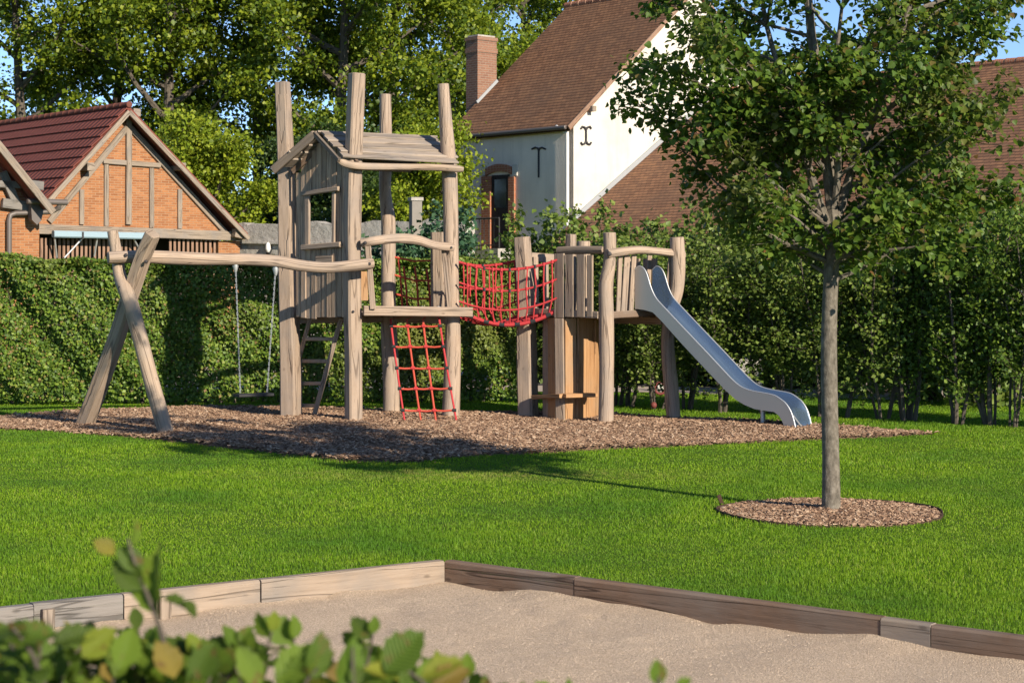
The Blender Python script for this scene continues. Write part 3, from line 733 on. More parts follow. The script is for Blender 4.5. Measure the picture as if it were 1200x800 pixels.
# below the tie beam: piers of brick and an opening screened by slats
lo = MB(); x0 = bw(40, 300); lo.prism([V(wL.x, wL.y, 0), V(x0.x, x0.y, 0), V(x0.x, x0.y, tz - .15), V(wL.x, wL.y, tz - .15)], rdv * .3)
lo.build('brick_pier', M['brick'], barn, smooth=False); lo = MB()
x0 = bw(256, 300); x1 = bw(281, 300); lo.prism([V(x0.x, x0.y, 0), V(x1.x, x1.y, 0), V(x1.x, x1.y, tz - .15), V(x0.x, x0.y, tz - .15)], rdv * .3)
lo.build('brick_pier', M['brick'], barn, smooth=False)
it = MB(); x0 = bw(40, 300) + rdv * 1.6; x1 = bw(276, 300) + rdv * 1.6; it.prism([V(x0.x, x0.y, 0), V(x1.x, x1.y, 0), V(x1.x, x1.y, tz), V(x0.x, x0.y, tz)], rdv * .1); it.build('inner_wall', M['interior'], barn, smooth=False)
sw = MB(); e_ = V(eR.x, eR.y, 0) - gd * .45 + rdv * .75; sw.prism([e_, e_ + rdv * (RL - 1.2), e_ + rdv * (RL - 1.2) + V(0, 0, eR.z - .05), e_ + V(0, 0, eR.z - .05)], -gd * .3); sw.build('side_wall', M['brick'], barn, smooth=False)
def timber(a, b, w=.17, name='timber'):
    m = MB(); m.beam(a, b, V(0, 0, 1) if abs((b - a).normalized().z) < .7 else gd, w, .09, .012); return m.build(name, M['oak'], barn)
timber(bw(33, 268, .08), bw(284, 277, .08), .25, 'tie_beam')
timber(bw(57, 260, .03), bw(148, 150, .03), .15, 'rafter'); timber(bw(152, 150, .03), bw(263, 272, .03), .15, 'rafter')
timber(bw(150, 135, .045), bw(149.5, 263, .045), .155, 'king_post')
timber(bw(120, 189, .035), bw(187, 194, .035), .13, 'collar_beam')
for (x, y0, y1) in ((95, 222, 263), (124, 193, 265), (177, 197, 267), (210, 222, 268)):
    timber(bw(x, y0, .02), bw(x, y1, .02), .125, 'stud')
for (x, y) in ((98, 196), (205, 196), (152, 133)):
    m = MB(); q = bw(x, y, .0); m.beam(q + rdv * .1, q - rdv * .40, V(0, 0, 1), .20, .20); m.build('purlin_end', M['oak'], barn)
m = MB(); a0 = bw(255, 275, .1); m.beam(bw(268, 273, .25), bw(281, 276, .25), V(0, 0, 1), .22, .2); m.build('wall_plate', M['oak'], barn)
k = 0
for x in np.arange(50, 258, 5.2):
    if 160 < x < 200: continue
    a0 = bw(x, 279, -.06); a1 = bw(x, 306, -.06); m = MB(); m.beam(a1 - V(0, 0, .5), a0, gd, .07, .03); m.build('slat', M['slat'], barn); k += 1
# awning case on brackets under the tie beam
aw = thing('awning', bw(110, 275, .35), 'closed pale blue awning case on thin metal arms under the barn tie beam', 'awning')
m = MB(); m.beam(bw(55, 274.5, .34), bw(167, 277, .34), V(0, 0, 1), .17, .16, .03); m.build('case', M['blue_awning'], aw)
for (x0, y0, x1, y1) in ((58, 279, 64, 302), (92, 278, 73, 302), (150, 279, 165, 300), (108, 279, 108, 300)):
    m = MB(); m.tube([bw(x0, y0, .28), bw(x1, y1, .12)], .025, 8); m.build('arm', M['galv'], aw)
m = MB(); m.beam(bw(88, 272, .30), bw(88, 280, .30), gd, .05, .28); m.build('joint_band', M['dark_metal'], aw)

# neighbouring brick house at the left edge, its eave in front of the barn
np_ = P(62, 242, 43.5); nb_u = gd
nbh = thing('brick_house', V(np_.x - 2, np_.y - 1.5, 0), 'brick house at the left edge with deep timber eaves and a grey downpipe', 'house')
nt_ = on_wall(-70, 78, np_, nb_u)
rf = MB(); slope(rf, np_, np_ + rdv * 2.6, nt_ + rdv * 2.6, nt_, .10); rf.build('roof', M['redtile'], nbh, smooth=False)
m = MB(); m.beam(np_ - rdv * .02 + V(0, 0, -.14), nt_ - rdv * .02 + V(0, 0, -.14), V(0, 0, 1), .17, .05); m.build('bargeboard', M['oak'], nbh)
NW = np_ + rdv * .75
def nw(x, y, off=0.0): return on_wall(x, y, NW, nb_u) - rdv * off
a0, a1 = nw(-110, 243), nw(46, 243); zt = nw(20, 243).z
nzr = lambda p: np_.z + (nt_.z - np_.z) * ((p - np_).dot(nb_u) / (nt_ - np_).dot(nb_u)) - .16
m = MB(); m.prism([V(a0.x, a0.y, -.2), V(a1.x, a1.y, -.2), V(a1.x, a1.y, min(nzr(a1), zt + .3)), V(a0.x, a0.y, nzr(a0))], rdv * .3); m.build('wall', M['brick'], nbh, smooth=False)
for args in (((0, 238), (44, 244), .22), ((0, 202), (16, 238), .20), ((-20, 215), (40, 218), .16)):
    m = MB(); m.beam(nw(*args[0], .12), nw(*args[1], .12), V(0, 0, 1), args[2], .1); m.build('timber', M['timber_grey'], nbh)
m = MB(); m.beam(nw(22, 217, .5), nw(38, 219, .5), V(0, 0, 1), .2, .2); m.build('purlin_end', M['timber_grey'], nbh)
m = MB(); m.tube([nw(22, 236.5, .45), nw(68, 238, .45)], .07, 10); m.build('gutter', M['pipe_brown'], nbh)
m = MB(); m.tube([nw(60, 239, .42), nw(60, 244, .40), nw(55, 248.5, .22), nw(40, 249.5, .13), nw(16, 250, .10), nw(10, 252, .10), nw(8.5, 258, .10), nw(8.5, 305, .10)], .062, 12); m.build('downpipe', M['pipe_brown'], nbh)
m = MB(); m.prism([nw(28, 240, .2), nw(44, 240, .2), nw(40, 259, .2), nw(35, 264, .2), nw(29, 258, .2)], -rdv * .18); m.build('hopper', M['pipe_brown'], nbh, smooth=False)

# stone wall between barn and trees with a lamp on it
sw0, sw1 = P(272, 263, 51.0), P(545, 262, 47.0)
sd_ = (sw1 - sw0); sd_.z = 0; sd_.normalize(); sn_ = V(sd_.y, -sd_.x, 0)
swl = thing('stone_wall', V((sw0.x + sw1.x) / 2, (sw0.y + sw1.y) / 2, 0), 'tall rough grey stone wall between the barn and the play tower', 'wall')
m = MB(); N_ = 40; top = []
for k in range(N_ + 1):
    q = sw0.lerp(sw1, k / N_); top.append(V(q.x, q.y, sw0.z + random.uniform(-.05, .05)))
m.prism([V(sw0.x, sw0.y, 0), V(sw1.x, sw1.y, 0)] + top[::-1], sd_.cross(V(0, 0, 1)) * -.45); m.build('masonry', M['stone'], swl, smooth=False)
m = MB(); m.beam(on_wall(284, 284, sw0, sd_) + sn_ * .06, on_wall(420, 286, sw0, sd_) + sn_ * .06, V(0, 0, 1), .07, .12); m.build('ledge', M['stone'], swl)
lp = thing('wall_lamp', on_wall(318, 293, sw0, sd_) + sn_ * .05, 'small white and black lamp fixed on the grey stone wall', 'lamp')
q = on_wall(318, 291, sw0, sd_) + sn_ * .14
m = MB(); m.tube([q + V(0, 0, -.10), q + V(0, 0, -.02), q + V(0, 0, .10), q + V(0, 0, .16)], [.04, .075, .06, .02], 12); m.build('shade', M['white_paint'], lp)
m = MB(); m.tube([q + sn_ * -.15, q + sn_ * -.04 + V(0, 0, -.12), q + V(0, 0, -.16)], [.04, .05, .07], 10); m.build('bracket', M['black'], lp)

# gate pillar and low white wall
gp = P(487, 268, 43.0); m = MB(); z1 = P(487, 236, 43.0).z
gpl = thing('gate_pillar', V(gp.x, gp.y, 0), 'pale square stone gate pillar half hidden by ivy', 'pillar')
m.box(V(gp.x, gp.y, z1 / 2), (.24, .24, z1), .35); m.build('shaft', M['pillar_stone'], gpl); m = MB(); m.box(V(gp.x, gp.y, z1 + .05), (.29, .29, .08), .35); m.build('cap', M['stone'], gpl)
lw0 = P(846, 470, 28.2); lw0.z = 0
m = MB(); m.prism([V(3.12, 28.4, 0), V(3.75, 28.2, 0), V(3.75, 28.2, .52), V(3.12, 28.4, .52)], V(.1, .6, 0))
tag(m.build('low_wall', M['plaster'], None, (3.4, 28.5, 0), smooth=False), 'low white rendered wall end behind the slide', 'wall')
# the two red things lying by the tree stems
q = G(774, 463); bk = thing('toy_wheel', q, 'small red wheel standing upright by the road behind the platform', 'toy')
ring = [q + V(.08 * math.cos(a), .02, .10 + .08 * math.sin(a)) for a in np.linspace(0, 2 * math.pi, 19)]
m = MB(); m.tube(ring, .022, 8, cap=False); m.build('rim', M['red_toy'], bk); m = MB(); m.tube([q + V(0, -.03, .13), q + V(0, .07, .13)], .045, 12); m.build('hub', M['white_paint'], bk)
m = MB(); m.tube([q + V(0, .03, .13), q + V(-.16, .05, .20), q + V(-.28, .05, .12)], .012, 8); m.build('handle', M['dark_metal'], bk)
q = G(766, 481); m = MB(); m.tube([q + V(0, 0, z + .03) for z in np.linspace(.0, .084, 9)], [max(.006, math.sqrt(max(0, .042 ** 2 - (z - .042) ** 2))) for z in np.linspace(.0, .084, 9)], 16)
tag(m.build('ball', M['red_toy'], None, q), 'small dull red ball on the grass behind the platform', 'ball')

# ------------------------------------------------------------------ play tower
def path_pts(lst): return [P(x, y, D) for (x, y, D) in lst]
def smooth_path(pts, k=4):
    out = []; n = len(pts)
    for i in range(n - 1):
        p0 = pts[max(i - 1, 0)]; p1 = pts[i]; p2 = pts[i + 1]; p3 = pts[min(i + 2, n - 1)]
        for j in range(k):
            t = j / k
            out.append(.5 * ((2 * p1) + (p2 - p0) * t + (2 * p0 - 5 * p1 + 4 * p2 - p3) * t * t + (3 * p1 - p0 - 3 * p2 + p3) * t ** 3))
    out.append(pts[-1]); return out
def post(par, lst, widths, seed, sq=0.0, rot=0.0, mat='larch', name='post', n=14, amp=.045):
    pts = path_pts(lst); r = [w_ / 2 / F * l[2] for w_, l in zip(widths, lst)]
    k = 5; sp = smooth_path(pts, k); rr = list(np.interp(np.linspace(0, len(r) - 1, len(sp)), range(len(r)), r))
    sp = [sp[0] + (sp[0] - sp[1]).normalized() * .12] + sp[1:] if lst[0][1] > 470 else sp
    m = MB(); m.tube(sp, rr, 8 if sq else n, sq, rot, amp * (.5 if sq else 1), seed=seed); return m.build(name, M[mat], par, ang=24 if sq else 40)
def bolt(par, p, d, r=.022):
    m = MB(); d = Vector(d).normalized(); m.tube([p, p + d * .02], [r, r * .8], 8); return m.build('bolt', M['dark_metal'], par)

D1, D2, D3, D4 = 23.42, 22.65, 24.0, 23.25
twb = G(430, 490); twb.z = 0
tower = thing('play_tower', twb, 'tall larch play tower with four crooked posts, boarded hut wall and pitched plank roof', 'play tower')
post(tower, [(341, 491, D1), (341, 440, D1), (339, 380, D1), (337, 300, D1), (335.5, 200, D1), (331, 97, D1)], [22, 22, 21, 19, 17.5, 15.5], 1, .95, R(-22))
post(tower, [(414.5, 496, D2), (414, 430, D2), (413, 340, D2), (413, 250, D2), (415, 170, D2), (418, 87, D2)], [18, 18, 18, 18.5, 18, 17.5], 2, .95, R(-60))
post(tower, [(459, 488, D3), (458, 440, D3), (456, 390, D3), (455, 320, D3), (455, 260, D3), (451.5, 225, D3), (452, 180, D3), (451.5, 111, D3)], [20, 19.5, 19, 17, 16.5, 14, 14.5, 14], 3)
post(tower, [(528, 494.5, D4), (530, 440, D4), (530.5, 380, D4), (529, 300, D4), (527, 210, D4), (523, 150, D4), (519.5, 99, D4)], [21, 20, 18, 17, 18, 15.5, 14], 4)

A1, A2 = P(341, 370, D1), P(414, 370, D2); A1.z = A2.z = 0
A3, A4 = P(456, 370, D3), P(530, 370, D4); A3.z = A4.z = 0
wu = (A2 - A1).normalized(); wn = V(wu.y, -wu.x, 0)               # towards the camera side
if wn.y > 0: wn = -wn
def tw(x, y, off=0.0): return on_wall(x, y, A1 + wn * off, wu)
ridA, ridB = P(374, 155, (D1 + D2) / 2), P(494, 160, (D3 + D4) / 2)
rdir = (ridB - ridA); rdir.z = 0; rdir.normalize()
ZD = 1.325
rfm = MB(); ef0, ef1 = P(400, 186, D2 - .20), P(541, 194, D4 - .16)
er0 = P(325, 196, D1 - .28); er1 = er0 + rdir * ((ridB - ridA).length + .45) + V(0, 0, -.03)
r0 = P(371, 154.5, 22.88); r1 = ridB + rdir * .16
nL = (r0 - er0).cross(rdir).normalized(); nR = (r0 - ef0).cross(rdir).normalized()
def roof_z(p): return min(q.z - (nn.x * (p.x - q.x) + nn.y * (p.y - q.y)) / nn.z for q, nn in ((er0, nL), (ef0, nR)))
# hut wall: vertical boards cut around the window
hw = MB(); xs_ = np.linspace(347.5, 407.5, 11)
def roof_y(x): return 169 + (abs(x - 373.5) * (.66 if x > 373.5 else .92))
for i in range(10):
    xa, xb = xs_[i], xs_[i + 1] - .35; xm = (xa + xb) / 2; wd = (tw(xb, 300) - tw(xa, 300)).length
    segs = [(roof_y(xm), 372 + random.uniform(-1, 1.5))]
    if 361.5 < xm < 391: segs = [(roof_y(xm), 224), (287, 372 + random.uniform(-1, 1.5))]
    for (ya, yb) in segs:
        o_ = random.uniform(-.010, .010) + .035
        t_ = tw(xm, ya, o_)
        if ya == segs[0][0]: t_.z = roof_z(t_) - .045
        hw.beam(tw(xm, yb, o_), t_, wu, wd, .028, .007)
hutw = hw.build('hut_wall', M['hut_board'], tower)
m = MB(); m.beam(tw(360.5, 288, .07), tw(360.5, 224, .07), wu, .075, .035); m.build('window_frame', M['larch'], hutw); m = MB()
m.beam(tw(391, 288, .07), tw(391.5, 222, .07), wu, .05, .035); m.build('window_frame', M['larch'], hutw)
m = MB(); m.beam(tw(354, 290, .09), tw(399, 286.5, .09), V(0, 0, 1), .065, .05, .012); m.build('window_sill', M['larch_grey'], hutw)
m = MB(); m.beam(tw(354, 227.5, .085), tw(397, 221, .085), V(0, 0, 1), .055, .05, .012); m.build('window_lintel', M['larch_grey'], hutw)
m = MB(); m.beam(tw(371, 308, .065), tw(390, 307, .065), V(0, 0, 1), .16, .03); m.build('patch_board', M['larch_grey'], hutw)
# deck
dk = MB(); nb = 9
for i in range(nb):
    f0 = (i + .04) / nb; f1 = (i + .96) / nb; fm_ = (f0 + f1) / 2
    a0 = A1.lerp(A3, fm_); a1 = A2.lerp(A4, fm_); a0.z = a1.z = ZD - .018
    dk.beam(a0, a1, rdir, (A3 - A1).length / nb * .9, .036)
dk.build('deck', M['larch'], tower)
bA, bB = P(426, 364, D2 - .10), P(553, 365.5, D4 - .16)
m = MB(); m.beam(bA, bB, V(0, 0, 1), .118, .06, .01); dbeam = m.build('deck_beam', M['larch'], tower)
m = MB(); o_ = wn * .04; m.beam(tw(346, 366, -.06), tw(410, 365, -.06), V(0, 0, 1), .10, .06); m.build('deck_beam', M['larch'], tower)
a0, a1 = A3.copy(), A4.copy(); a0.z = a1.z = ZD - .09; m = MB(); m.beam(a0 + V(.05, 0, 0), a1 + V(-.05, .0, 0), V(0, 0, 1), .12, .06); m.build('deck_beam', M['larch'], tower)
a0, a1 = A1.copy(), A3.copy(); a0.z = a1.z = ZD - .09; m = MB(); m.beam(a0 + rdir * .1, a1 - rdir * .1, V(0, 0, 1), .12, .06); m.build('deck_beam', M['larch'], tower)
for x in (452, 477, 496, 514):                                    # rope eyes in the beam
    pass
# roof
def shingles(mb_, e0, e1, q0, q1, rows, flip):
    for k in range(rows):
        f0 = k / rows; f1 = (k + 1.22) / rows
        jl, jr = random.uniform(-.07, .05), random.uniform(-.05, .09)
        lo0, lo1 = e0.lerp(q0, f0), e1.lerp(q1, f0); hi0, hi1 = e0.lerp(q0, min(f1, 1.02)), e1.lerp(q1, min(f1, 1.02))
        d_ = (lo1 - lo0).normalized(); nn = d_.cross(hi0 - lo0).normalized(); nn = nn if nn.z > 0 else -nn
        a_ = (lo0 + hi0) / 2 - d_ * jl + nn * .012; b__ = (lo1 + hi1) / 2 + d_ * jr + nn * .012
        wd_ = (hi0 - lo0 + nn * -.030).normalized(); mb_.beam(a_ , b__, wd_, (hi0 - lo0).length, .026, .007)
shingles(rfm, ef0, ef1, r0, r1, 5, 1); shingles(rfm, er0, er1, r0, r1, 5, -1)
troof = rfm.build('roof', M['roofboard'], tower)
m = MB(); m.tube(smooth_path([P(397, 186, D2 - .14), P(405, 192, D2 - .14), P(425, 195, D2 - .14), P(470, 195.5, 22.85), P(510, 196, 23.0), P(543, 198.5, D4 - .18)], 4), [.03] + [.043] * 19 + [.03], 10, amp=.06, seed=9, flat=.8); m.build('eave_log', M['larch_grey'], troof)
m = MB(); m.beam(ridA - rdir * .1 - V(0, 0, .03), ridB + rdir * .1 - V(0, 0, .03), V(0, 0, 1), .08, .06); m.build('ridge_beam', M['larch'], troof)
m = MB(); m.beam(er0 - rdir * .035 + V(-.02, 0, -.04), r0 - rdir * .035 + V(0, 0, -.035), V(0, 0, 1), .105, .04, .01); m.build('verge_board', M['larch_dark'], troof)
m = MB(); m.beam(ef0 - rdir * .03 + V(0, 0, -.02), r0 - rdir * .03 + V(0, 0, -.02), V(0, 0, 1), .06, .035, .01); m.build('verge_board', M['larch_dark'], troof)
for (qa, qb) in ((ef0, r0), (er0, r0)):
    m = MB(); m.beam(qa + rdir * .20 - V(0, 0, .05), qb + rdir * .20 - V(0, 0, .05), V(0, 0, 1), .07, .04); m.build('rafter', M['plank_dark'], troof)
# railing, side boards, short back board
m = MB(); m.tube(smooth_path([P(424, 285, D2 - .10), P(440, 282, D2 - .10), P(465, 279.5, 22.75), P(488, 281, 22.9), P(508, 287, 22.98), P(531, 289.5, D4 - .17)], 4), [.055] * 21, 10, amp=.10, seed=5); rail = m.build('handrail', M['larch'], tower)
bolt(rail, P(428, 284.5, D2 - .17), (0, -1, 0))
for (xa, ya, xb, yb, wd, D) in ((431, 288, 437, 362, .07, D2 - .11), (519.5, 290, 526.5, 360, .055, D4 - .15)):
    m = MB(); m.beam(P(xb, yb, D), P(xa, ya, D), V(1, 0, 0), wd, .035); m.build('baluster', M['larch'], tower)
m = MB(); m.beam(P(427, 352, D2 + .25), P(427, 318, D2 + .25), V(1, .2, 0), .09, .03); m.build('side_board', M['robinia'], tower)
m = MB(); m.beam(P(513.5, 372, 23.75), P(513, 272, 23.75), V(1, -.3, 0), .175, .09, .015); m.build('bridge_post', M['larch_grey'], tower)
# rear rail and red rope netting across the back of the deck
m = MB()
Dn = 24.0
for (x, y0, y1) in ((470, 303, 362), (476, 312, 362), (489, 312, 362), (503, 315, 362)):
    m.tube([P(x - 3, y0, Dn), P(x, (y0 + y1) / 2, Dn), P(x + 1.5, y1, Dn)], .013, 6)
for (ya, yb) in ((303, 305), (324, 329), (346, 350)):
    m.tube([P(462, ya - 2, Dn - .02), P(485, (ya + yb) / 2 + 2, Dn - .02), P(508, yb, Dn - .02)], .013, 6)
m.build('rope_net', M['rope_orange'], tower)
for (x, y, D, r_) in ((414, 365, D2 - .10, .017), (418, 309, D2 - .11, .0), (527, 366, D4 - .20, .017), (531, 361, D4 - .205, .015), (341, 305, D1 - .11, .0), (412, 196, D2 - .12, .016), (525, 197, D4 - .15, .016), (529, 290, D4 - .225, .016)):
    if r_: bolt(tower, P(x, y, D), (0, -1, 0), r_)
# ladder under the hut
lad = thing; LD = 23.35
m = MB(); m.beam(P(331, 489, 23.75), P(364, 372, LD), V(0, 1, 0), .075, .05); ladr = m.build('ladder', M['larch_grey'], tower)
m = MB(); m.beam(P(367.5, 489, 23.45), P(400, 372, LD - .2), V(0, 1, 0), .075, .055); m.build('stile', M['larch'], ladr)
for y in (397, 423, 449, 475):
    f = (489 - y) / 117; xa = 331 + 33 * f; xb = 367.5 + 32.5 * f
    m = MB(); m.beam(P(xa, y, 23.75 - .4 * f), P(xb, y, 23.45 - .3 * f), V(0, 1, 0), .06, .045); m.build('rung', M['larch_grey'], ladr)
for (x, y, D) in ((415, 300, D2 - .1), (437, 309, D2 - .2)):
    pass

# red climbing net hung from the deck beam
cn = thing('climbing_net', G(505, 495), 'red rope climbing net hanging from the tower deck to the bark', 'net')
def lerp(a, b, t): return a + (b - a) * t
tops = [(457, 367), (476, 367), (495, 367), (514, 367)]; bots = [(474, 493), (493.5, 496), (511, 495), (535.5, 497)]
def netp(i, y):
    t = (y - 367) / (bots[i][1] - 367); D = lerp(23.02, 22.55, t) + (0.02 if i in (1, 2) else 0)
    bx = lerp(tops[i][0], bots[i][0], t ** 1.12); return P(bx, y, D)
for i in range(4):
    m = MB(); m.tube([netp(i, y) for y in np.linspace(362, bots[i][1] + 1, 12)], .0125, 7); m.build('rope', M['rope_orange'] if i in (1, 2) else M['rope'], cn)
for j, y in enumerate((382, 406, 431, 455, 480.5)):
    m = MB(); pts = []
    for i in range(4):
        p_ = netp(i, y + (0, .5, .3, 0)[i] + random.uniform(-.4, .4)); pts.append(p_ + V(0, -.008, 0))
        if i < 3: pts.append((p_ + netp(i + 1, y)) / 2 + V(0, -.008, -.008))
    m.tube(pts, .0125, 7); m.build('rope', M['rope_orange'], cn)
    for i in range(4):
        m = MB(); q = netp(i, y); m.tube([q + V(-.022, -.01, 0), q + V(.022, -.01, 0)], .021, 8); m.build('clamp', M['black'] if i in (0, 3) else M['rope'], cn)
for i in range(4):
    q = P(tops[i][0], 363.5, 22.95 + .0 * i); a_ = [q + V(.035 * math.cos(t), -.01, .042 * math.sin(t)) for t in np.linspace(-.4, math.pi + .4, 9)]
    m = MB(); m.tube(a_, .010, 7); m.build('shackle', M['galv'], cn)

# ------------------------------------------------------------------ swing frame and swing
sf = thing('swing_set', G(146, 505), 'crossed larch log legs carrying a long wavy swing beam beside the tower', 'swing set')
BD = lambda x: lerp(21.2, 22.40, (x - 127) / 310)
bp = [(127, 302), (165, 301), (210, 302.5), (250, 303.5), (295, 304.5), (325, 306.5), (350, 311), (380, 313.5), (410, 311.5), (437, 308.5)]
m = MB(); sp = smooth_path([P(x, y, BD(x)) for x, y in bp], 4); m.tube(sp, list(np.linspace(.072, .070, len(sp) - 3)) + [.068, .064, .058], 14, amp=.08, seed=12); beam_ = m.build('beam', M['larch'], sf)
post(sf, [(98, 501, 21.95), (117, 450, 21.65), (137, 395, 21.40), (153, 345, 21.24), (168, 300, 21.08), (179, 274, 20.95)], [19, 18, 17.5, 17, 17, 15.5], 21, .8, R(-35), mat='larch_grey', name='leg')
post(sf, [(195, 509, 20.95), (178, 448, 20.98), (161, 385, 21.02), (151, 350, 21.06), (141, 325, 21.28), (137, 300, 21.42), (132, 271, 21.45)], [18, 18, 18, 18.5, 16, 14.5, 12.5], 22, mat='larch_grey', name='leg')
bolt(beam_, P(147.5, 299, BD(148) - .075), (0, -1, 0)); bolt(beam_, P(171, 306.5, 20.97), (0, -1, 0)); bolt(beam_, P(141, 337, 21.10), (-.3, -1, 0)); bolt(beam_, P(433, 309, BD(433) - .055), (0, -1, 0))
s0, s1 = P(276, 310, BD(276)), P(323, 314, BD(323)); e0, e1 = P(281.5, 459, BD(276)), P(313, 459, BD(323)); e0.z = e1.z = (e0.z + e1.z) / 2
swg = thing('swing', (e0 + e1) / 2, 'flat black swing seat hanging on two chains below the wavy log beam', 'swing')
sdir = (e1 - e0).normalized(); sperp = V(-sdir.y, sdir.x, 0)
m = MB(); m.beam(e0 - sdir * .05 + V(0, 0, -.035), e1 + sdir * .05 + V(0, 0, -.035), sperp, .17, .035, .012); m.build('seat', M['black'], swg)
for (a, b) in ((s0, e0), (s1, e1)):
    m = MB(); n_ = 46; d_ = (b - a)
    for k in range(n_):
        c0 = a + d_ * (k / n_); c1 = a + d_ * ((k + 1.25) / n_)
        sdv = sdir if k % 2 else sperp; off = sdv * .0062
        m.tube([c0 + off, c1 + off], .0032, 5, cap=False); m.tube([c0 - off, c1 - off], .0032, 5, cap=False)
    m.build('chain', M['zinc'], swg)
    m = MB(); m.tube([a + V(0, 0, .05), a + V(0, 0, -.02), a + V(0, 0, -.09)], [.03, .035, .015], 10); m.build('hanger', M['galv'], swg)

# ------------------------------------------------------------------ slide platform
E1, E2, E3, E4 = 23.5, 22.6, 23.0, 24.1
pfm = thing('slide_platform', G(700, 492), 'low larch platform on bent posts with plank railing and a boarded den below', 'play platform')
post(pfm, [(619, 490, E1), (618, 440, E1), (617, 390, E1), (615, 330, E1), (612, 278.5, E1)], [21, 21, 20, 18, 16.5], 31, .95, R(-30))
post(pfm, [(710, 497, E2), (711, 430, E2), (710.5, 370, E2), (710, 335, E2), (714.5, 305, E2), (714.5, 273, E2)], [18, 17, 17.5, 18, 15, 15], 32)
post(pfm, [(790, 496, E3), (786, 450, E3), (782.5, 405, E3), (785, 370, E3), (793, 340, E3), (794.5, 310, E3), (793, 278.5, E3)], [17, 17.5, 16, 15, 15.5, 17, 17], 33)
post(pfm, [(686, 489, E4), (685, 400, E4), (684, 283, E4)], [15, 15, 15], 34)
post(pfm, [(669, 372, 23.2), (669, 310, 23.2), (669, 275, 23.2)], [11.5, 11.5, 11], 35, .9, R(-45))
B1, B2, B3, B4 = [P(x, 368, d) for x, d in ((617, E1), (710, E2), (785, E3), (686, E4))]
for b_ in (B1, B2, B3, B4): b_.z = 0
lu = (B2 - B1).normalized(); ln_ = V(lu.y, -lu.x, 0); ln_ = ln_ if ln_.y < 0 else -ln_
ru = (B3 - B2).normalized(); rn_ = V(ru.y, -ru.x, 0); rn_ = rn_ if rn_.y < 0 else -rn_
def lw_(x, y, off=0.0): return on_wall(x, y, B1, lu) + ln_ * off
def rw_(x, y, off=0.0): return on_wall(x, y, B2, ru) + rn_ * off
m = MB(); nb = 9; ZP = 1.30
for i in range(nb):
    f = (i + .5) / nb; a0 = B1.lerp(B4, f); a1 = B2.lerp(B3, f); a0.z = a1.z = ZP - .018
    m.beam(a0, a1, V(a1.x - a0.x, a1.y - a0.y, 0).cross(V(0, 0, 1)), (B4 - B1).length / nb * .92, .036)
m.build('deck', M['larch'], pfm)
m = MB(); m.beam(lw_(622, 364.5, .05), lw_(706, 369, .07), V(0, 0, 1), .085, .05); m.build('deck_beam', M['larch_grey'], pfm)
m = MB(); m.beam(rw_(716, 369, .02), rw_(782, 365, .02), V(0, 0, 1), .085, .06); m.build('deck_beam', M['plank_dark'], pfm)
for (qa, qb) in ((B1, B4), (B4, B3)):
    a0, a1 = qa.lerp(qb, .08), qa.lerp(qb, .92); a0.z = a1.z = ZP - .085; m = MB(); m.beam(a0, a1, V(0, 0, 1), .09, .06); m.build('deck_beam', M['larch'], pfm)
m = MB(); m.tube(smooth_path([lw_(656, 294, .02), lw_(680, 293, .02), lw_(709, 293, .02)], 4), .05, 10, amp=.08, seed=41); m.build('handrail', M['larch_grey'], pfm)
m = MB(); m.tube(smooth_path([P(712, 297, E2 - .09), rw_(740, 293, .10), rw_(765, 294.5, .06), rw_(800, 298.5, .02)], 4), .05, 10, amp=.10, seed=42); hr = m.build('handrail', M['larch'], pfm)
bolt(hr, P(714, 297.5, E2 - .14), (0, -1, 0), .03)
for (x, wd, yt, yb) in ((661, .125, 297, 372), (673, .105, 298, 371), (686.5, .10, 298, 371), (697, .07, 299, 371)):
    m = MB(); m.beam(lw_(x, yb, .085), lw_(x, yt, .085), lu, wd / abs(lu.x) * .92, .03); m.build('plank', M['larch_grey'], pfm)
for (xt, xb, wd) in ((725.5, 722.5, .050), (733.5, 729, .072), (741.5, 737.5, .058)):
    m = MB(); m.beam(rw_(xb, 370, .03), rw_(xt, 299, .03), ru, wd / abs(ru.x), .03); m.build('plank', M['larch'], pfm)
for (xt, xb, wd, yb) in ((776, 773, .055, 345), (787, 781, .05, 340)):
    m = MB(); m.beam(rw_(xb, yb + 22, -.02 if xt > 780 else -.30), rw_(xt, 299, -.02 if xt > 780 else -.30), ru, wd / abs(ru.x), .03); m.build('plank', M['larch'], pfm)
bu = (B3 - B4).normalized()
for x in (726, 736, 747, 757, 767):
    q = on_wall(x, 345, B4, bu); m = MB(); m.beam(on_wall(x, 372, B4, bu), on_wall(x, 303, B4, bu), bu, .085, .03); m.build('plank', M['larch_grey'], pfm)
cu = (B4 - B1).normalized()
m = MB(); m.beam(P(622, 301, E1 + .1), P(664, 304, E4 - .2), V(0, 0, 1), .11, .05); m.build('back_rail', M['larch'], pfm)
for x in (628, 640):
    f = (x - 618) / 66; D = lerp(E1, E4, f); m = MB(); m.beam(P(x, 368, D), P(x - .5, 301, D), cu, .075 / max(abs(cu.x), .4) * .8, .03); m.build('plank', M['larch'], pfm)
